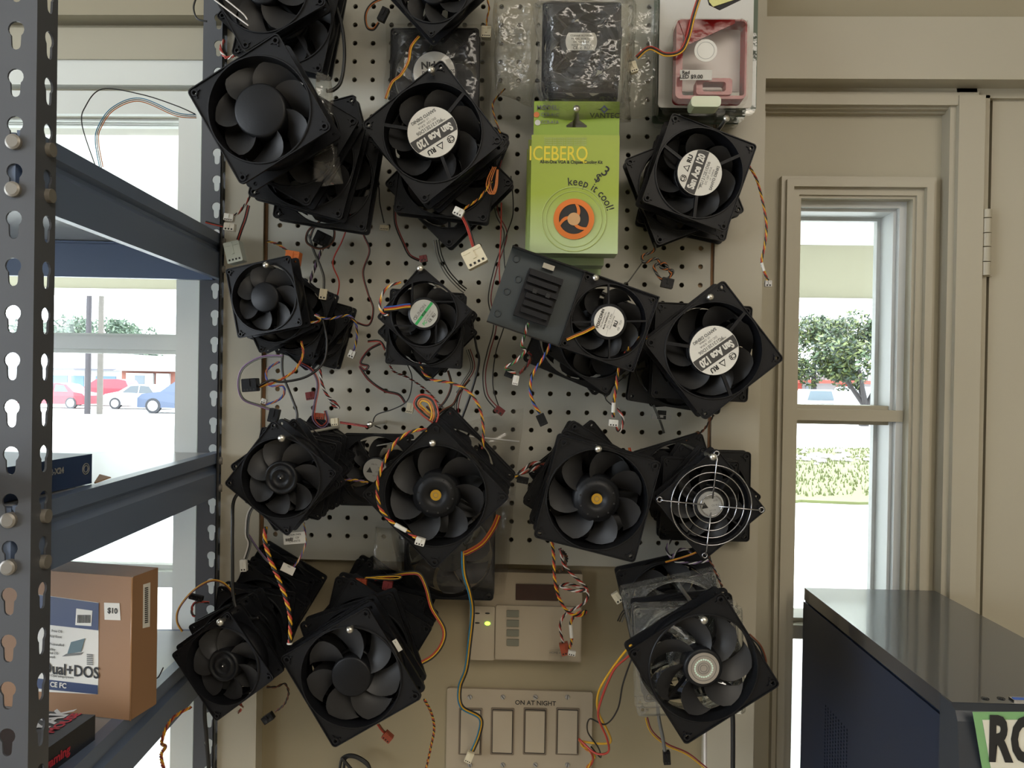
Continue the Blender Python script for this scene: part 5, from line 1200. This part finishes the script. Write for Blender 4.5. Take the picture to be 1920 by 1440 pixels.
mb.ring([(p.x, p.z+8*s), (p.x-8*s, p.z), (p.x, p.z-8*s), (p.x+8*s, p.z)], [(p.x, p.z+4*s), (p.x-4*s, p.z), (p.x, p.z-4*s), (p.x+4*s, p.z)], (p.x, p.z), p.y-.0002, p.y, mat('indigo_print', (.08, .09, .25), .5))
part('brand_printing', mb, K1, True)
mb = MB(); Yf = Yk-.0003
px_text(mb, 'ICEBERQ', 1047, 289, Yf, 38, YEL, .0002, .74)
px_text(mb, 'All-in-One VGA & Chipset Cooling Kit', 1071, 304, Yf, 8.6, INK, .00012, .86)
for k in range(4): px_text(mb, 'Complete quiet cooling for graphics card and chipset', 1060, 259+k*4, Yf, 4.6, LIMEL, .00004, .8)
acc = 0
for ch, wd in zip('keep it cool!', (.9, .95, .95, 1, .55, .5, .6, .55, .85, 1, 1, .45, .5)):
    a = R(-9+(acc+wd/2)*8.6); acc += wd; rr_ = 72; px_text(mb, ch, 1075+rr_*math.sin(a), 413-rr_*math.cos(a), Yf, 21, INK, .0001, .9, math.degrees(a))
px_text(mb, '$', 1121, 334, Yf-.0002, 22, INK, .0001, 1, 28); px_text(mb, '3', 1135, 322, Yf-.0002, 27, INK, .0001, 1, 32)
p = W(1076, 411, Yf)
for r_, w_ in ((60, .0007), (52, .0005)): mb.tube([(p.x+r_*s*math.cos(2*PI*i/48), p.y, p.z+r_*s*math.sin(2*PI*i/48)) for i in range(48)], w_, LIMEL, 4, True)
mb.box(W(1115, 300, Yf).x, W(1159, 300, Yf).x, Yk-.0002, Yk, kzb+.001, kzt-.001, LIMEL) if False else None
part('front_printing', mb, K1, True)
mb = MB(); Y2 = Yk-.0004
mb.prism(circ(p.x, p.z, 38*s, 40), Y2, Y2+.0004, INK)
mb.ring(circ(p.x, p.z, 38*s, 40), circ(p.x, p.z, 28*s, 40), (p.x, p.z), Y2-.0012, Y2, COP)
for k in range(3):
    a0 = 2*PI*k/3+.5; P_ = []
    for i in range(7): f_ = i/6; a = a0+.9*f_; rr_ = (10+20*f_)*s; P_.append((p.x+rr_*math.cos(a), p.z+rr_*math.sin(a)))
    Q_ = []
    for i in range(7): f_ = i/6; a = a0+.9*f_+.55-.38*f_; rr_ = (10+20*f_)*s; Q_.append((p.x+rr_*math.cos(a), p.z+rr_*math.sin(a)))
    for i in range(6): mb.prism([P_[i], P_[i+1], Q_[i+1], Q_[i]], Y2-.0009, Y2-.0001, COP)
mb.prism(circ(p.x, p.z, 12*s, 24), Y2-.001, Y2, mat('pale_copper', (.50, .30, .14), .35, metal=.3)); part('cooler_window', mb, K1, True)
kit(989, 1134, 262, 497, .962, .032, 'second boxed cooling kit, its edge showing left of and below the lime front box', False)
kit(986, 1128, 280, 516, 1.004, .032, 'rearmost boxed cooling kit, mostly hidden behind the lime box', False)
mb = hook(1081, 204, .905, 'through the lime box hang tab')

# ------------------------------------------------------------------ bags and clear packs
def bag(name, label, corners, Y, thick, m, seed, amp=.006, nx=26, nz=26, group=None, parts=True, parent=None):
    q = random.Random(seed); P = [W(px, py, Y) for px, py in corners]      # tl, tr, br, bl
    from mathutils import noise
    def sheet(y0, k):
        mb = MB(); V = []
        for j in range(nz+1):
            for i in range(nx+1):
                u, v = i/nx, j/nz
                p = (P[0]*(1-u)+P[1]*u)*(1-v)+(P[3]*(1-u)+P[2]*u)*v
                e = min(u, 1-u, v, 1-v); d = math.sin(min(1, e*6)*PI/2)
                n1 = noise.noise(Vector((p.x*22+seed, p.z*14, k*3.1)))+.5*noise.noise(Vector((p.x*60, p.z*45+seed, k*2.0)))
                n2 = abs(noise.noise(Vector((p.x*30+9, p.z*30, seed+k))))
                V.append((p.x+.004*noise.noise(Vector((p.x*25, p.z*25, seed))), Y+thick*.5+(y0-thick*.5)*d+amp*(n1-.6*n2)*d, p.z+.005*noise.noise(Vector((p.x*25, p.z*18, seed+5)))))
        mb.add(V, [(j*(nx+1)+i, (j+1)*(nx+1)+i, (j+1)*(nx+1)+i+1, j*(nx+1)+i+1) for j in range(nz) for i in range(nx)], m, True)
        return mb
    c0 = (P[0]+P[2])/2; t = thing(name, label, 'bag', T(c0.x, Y, c0.z), group)
    part('front_sheet', sheet(0, 1), t, True); part('back_sheet', sheet(thick, 2), t, True)
    return t
zb_ = bag('zip_bag', 'clear zip bag holding a black fan below and behind the left gold-badged fan', [(706, 826), (980, 770), (944, 1128), (740, 1118)], 1.0, .060, BAG, 3, .004)
mb = MB(); mb.tube([W(706, 836, .999), W(760, 826, .999), W(860, 816, .999), W(974, 828, .999)], .0010, mat('white_zip_strip', (.6, .6, .58), .4), 6); part('zip_strip', mb, zb_, True)
bag('plastic_bag', 'crumpled clear bag wrapped round the fan above the green box', [(1000, -30), (1205, -30), (1190, 200), (1015, 205)], .885, .10, BAGC, 11, .009, 36, 36)
bag('plastic_bag', 'clear bag hanging left of the bagged fan, left of the green box', [(922, -20), (1010, -20), (1000, 190), (930, 165)], .99, .05, BAGC, 17, .008)
bag('plastic_bag', 'clear bag edge right of the bagged fan above the green box', [(1170, -20), (1245, -20), (1238, 205), (1168, 215)], .98, .05, BAGC, 23, .008)
bag('plastic_bag', 'clear bag around the fan with the half-hidden label', [(718, 30), (920, 30), (918, 215), (714, 220)], 1.018, .044, BAG, 29, .003)
bag('plastic_bag', 'small crumpled bag showing right of the big blank-hubbed fan', [(585, 130), (612, 135), (640, 340), (580, 345)], .90, .02, BAGC, 31, .006)
bag('plastic_bag', 'small clear bag with loose wires beside the left side of the zip bag', [(700, 990), (745, 990), (750, 1080), (695, 1075)], .965, .02, BAGC, 37, .005)

# clear pack with a red fan
def rbox_px(x0, x1, y0, y1, Yf, Yb, m, b=.004, mb=None, M=None):
    mb = mb or MB(); a, c_ = W(x0, (y0+y1)/2, Yf), W(x1, (y0+y1)/2, Yf); mb.bbox(a.x, c_.x, Yf, Yb, W((x0+x1)/2, y1, Yf).z, W((x0+x1)/2, y0, Yf).z, m, b); return mb
t = thing('red_fan_pack', 'clear clamshell pack with a red fan and a $9.00 tag at the top right', 'package', T(*W(1330, 195, .93)))
SILC = mat('silver_card', (.62, .61, .57), .35)
part('backing_card', rbox_px(1236, 1412, -30, 202, .985, .987, SILC), t, True)
mb = rbox_px(1262, 1404, 34, 196, .925, .9838, SHELL, .008); part('clamshell', mb, t, True)
a, c_ = W(1266, 115, .94), W(1398, 115, .94); z0, z1 = W(1332, 188, .94).z, W(1332, 40, .94).z
mb = MB(); mb.ring(rrect(a.x, c_.x, z0, z1, .006), rrect(a.x+.008, c_.x-.0022, z0+.004, z1-.002, .003), ((a.x+c_.x)/2, (z0+z1)/2), .935, .958, REDP); 
mb.ring(rrect(W(1303, 165, .94).x, W(1370, 165, .94).x, W(1332, 182, .94).z, W(1332, 151, .94).z, .004), rrect(W(1315, 165, .94).x, W(1358, 165, .94).x, W(1332, 176, .94).z, W(1332, 158, .94).z, .003), (W(1337, 165, .94).x, W(1337, 167, .94).z), .932, .950, REDP)
part('red_fan_frame', mb, t, True)
mb = MB(); P_ = [W(1273, 38, .9335), W(1378, 38, .9335), W(1378, 44, .9335), W(1288, 85, .9335)]
mb.prism([(p.x, p.z) for p in P_[::-1]], .9332, .9340, REDP); part('red_corner_vane', mb, t, True)
part('silver_insert', rbox_px(1273, 1390, 46, 172, .960, .962, mat('satin_silver_card', (.66, .60, .57), .4), .003), t, True)
mb = MB(); p = W(1323, 95, .925); mb.prism(circ(p.x, p.z, .0135, 32), .9244, .9249, WHITE); mb.tube([(p.x+.010*math.cos(2*PI*i/30), .9243, p.z+.010*math.sin(2*PI*i/30)) for i in range(30)], .0003, GREYL, 4, True); part('round_sticker', mb, t, True)
mb = rbox_px(1275, 1335, 131, 150, .9244, .9249, mat('masking_label', (.55, .53, .48), .5), .0005); px_text(mb, 'Red', 1286, 136, .9238, 9, INK, .0001); px_text(mb, 'LED $9.00', 1296, 144, .9238, 10, INK, .0001); part('price_tag', mb, t, True)
mb = rbox_px(1296, 1352, 180, 200, .926, .95, mat('pale_green_blister', (.45, .50, .33), .2), .004); part('hub_bulge', mb, t, True)
cab = c(t, lin([(1312, -8), (1300, 30), (1290, 70), (1276, 96), (1248, 102), (1218, 90), (1194, 108)], .915, .92), 'rky', 0, rad=.0009, conns=[(1187, 127, .92, 14, 20, -18, 'iv', 3)])
for i, (x0, x1, y1, Y, lb) in enumerate(((1240, 1420, 212, .999, 'green-edged pack card directly behind the red fan pack'), (1232, 1400, 226, 1.02, 'second pack card behind the red fan pack, dark rounded corner'), (1225, 1388, 238, 1.04, 'rearmost pack card behind the red fan pack'))):
    t = thing('pack_card', lb, 'package', T(*W((x0+x1)/2, y1, Y)))
    part('card', rbox_px(x0, x1, -30, y1-6, Y+.008, Y+.010, mat('green_grey_card', (.10, .15, .10), .4), .003), t, True)
    part('clear_tray', rbox_px(x0+4, x1-2, 60, y1, Y, Y+.008, CLEARP, .005), t, True)
t = thing('yellow_tipped_card', 'black card with a pale yellow corner cut off by the top edge', 'card', T(*W(1340, 0, .91)))
mb = MB(); P_ = [W(1316, -40, .905), W(1330, 8, .905), W(1350, 18, .905), W(1400, -6, .905), W(1440, -40, .905)]; mb.prism([(p.x, p.z) for p in P_], .905, .907, BLK); part('card', mb, t, True)
mb = MB(); P_ = [W(1322, -40, .9046), W(1330, 4, .9046), W(1337, 13, .9046), W(1382, -2, .9046), W(1402, -40, .9046)]; mb.prism([(p.x, p.z) for p in P_], .9040, .9048, mat('pale_yellow_card', (.62, .60, .22), .45)); part('yellow_corner', mb, t, True)
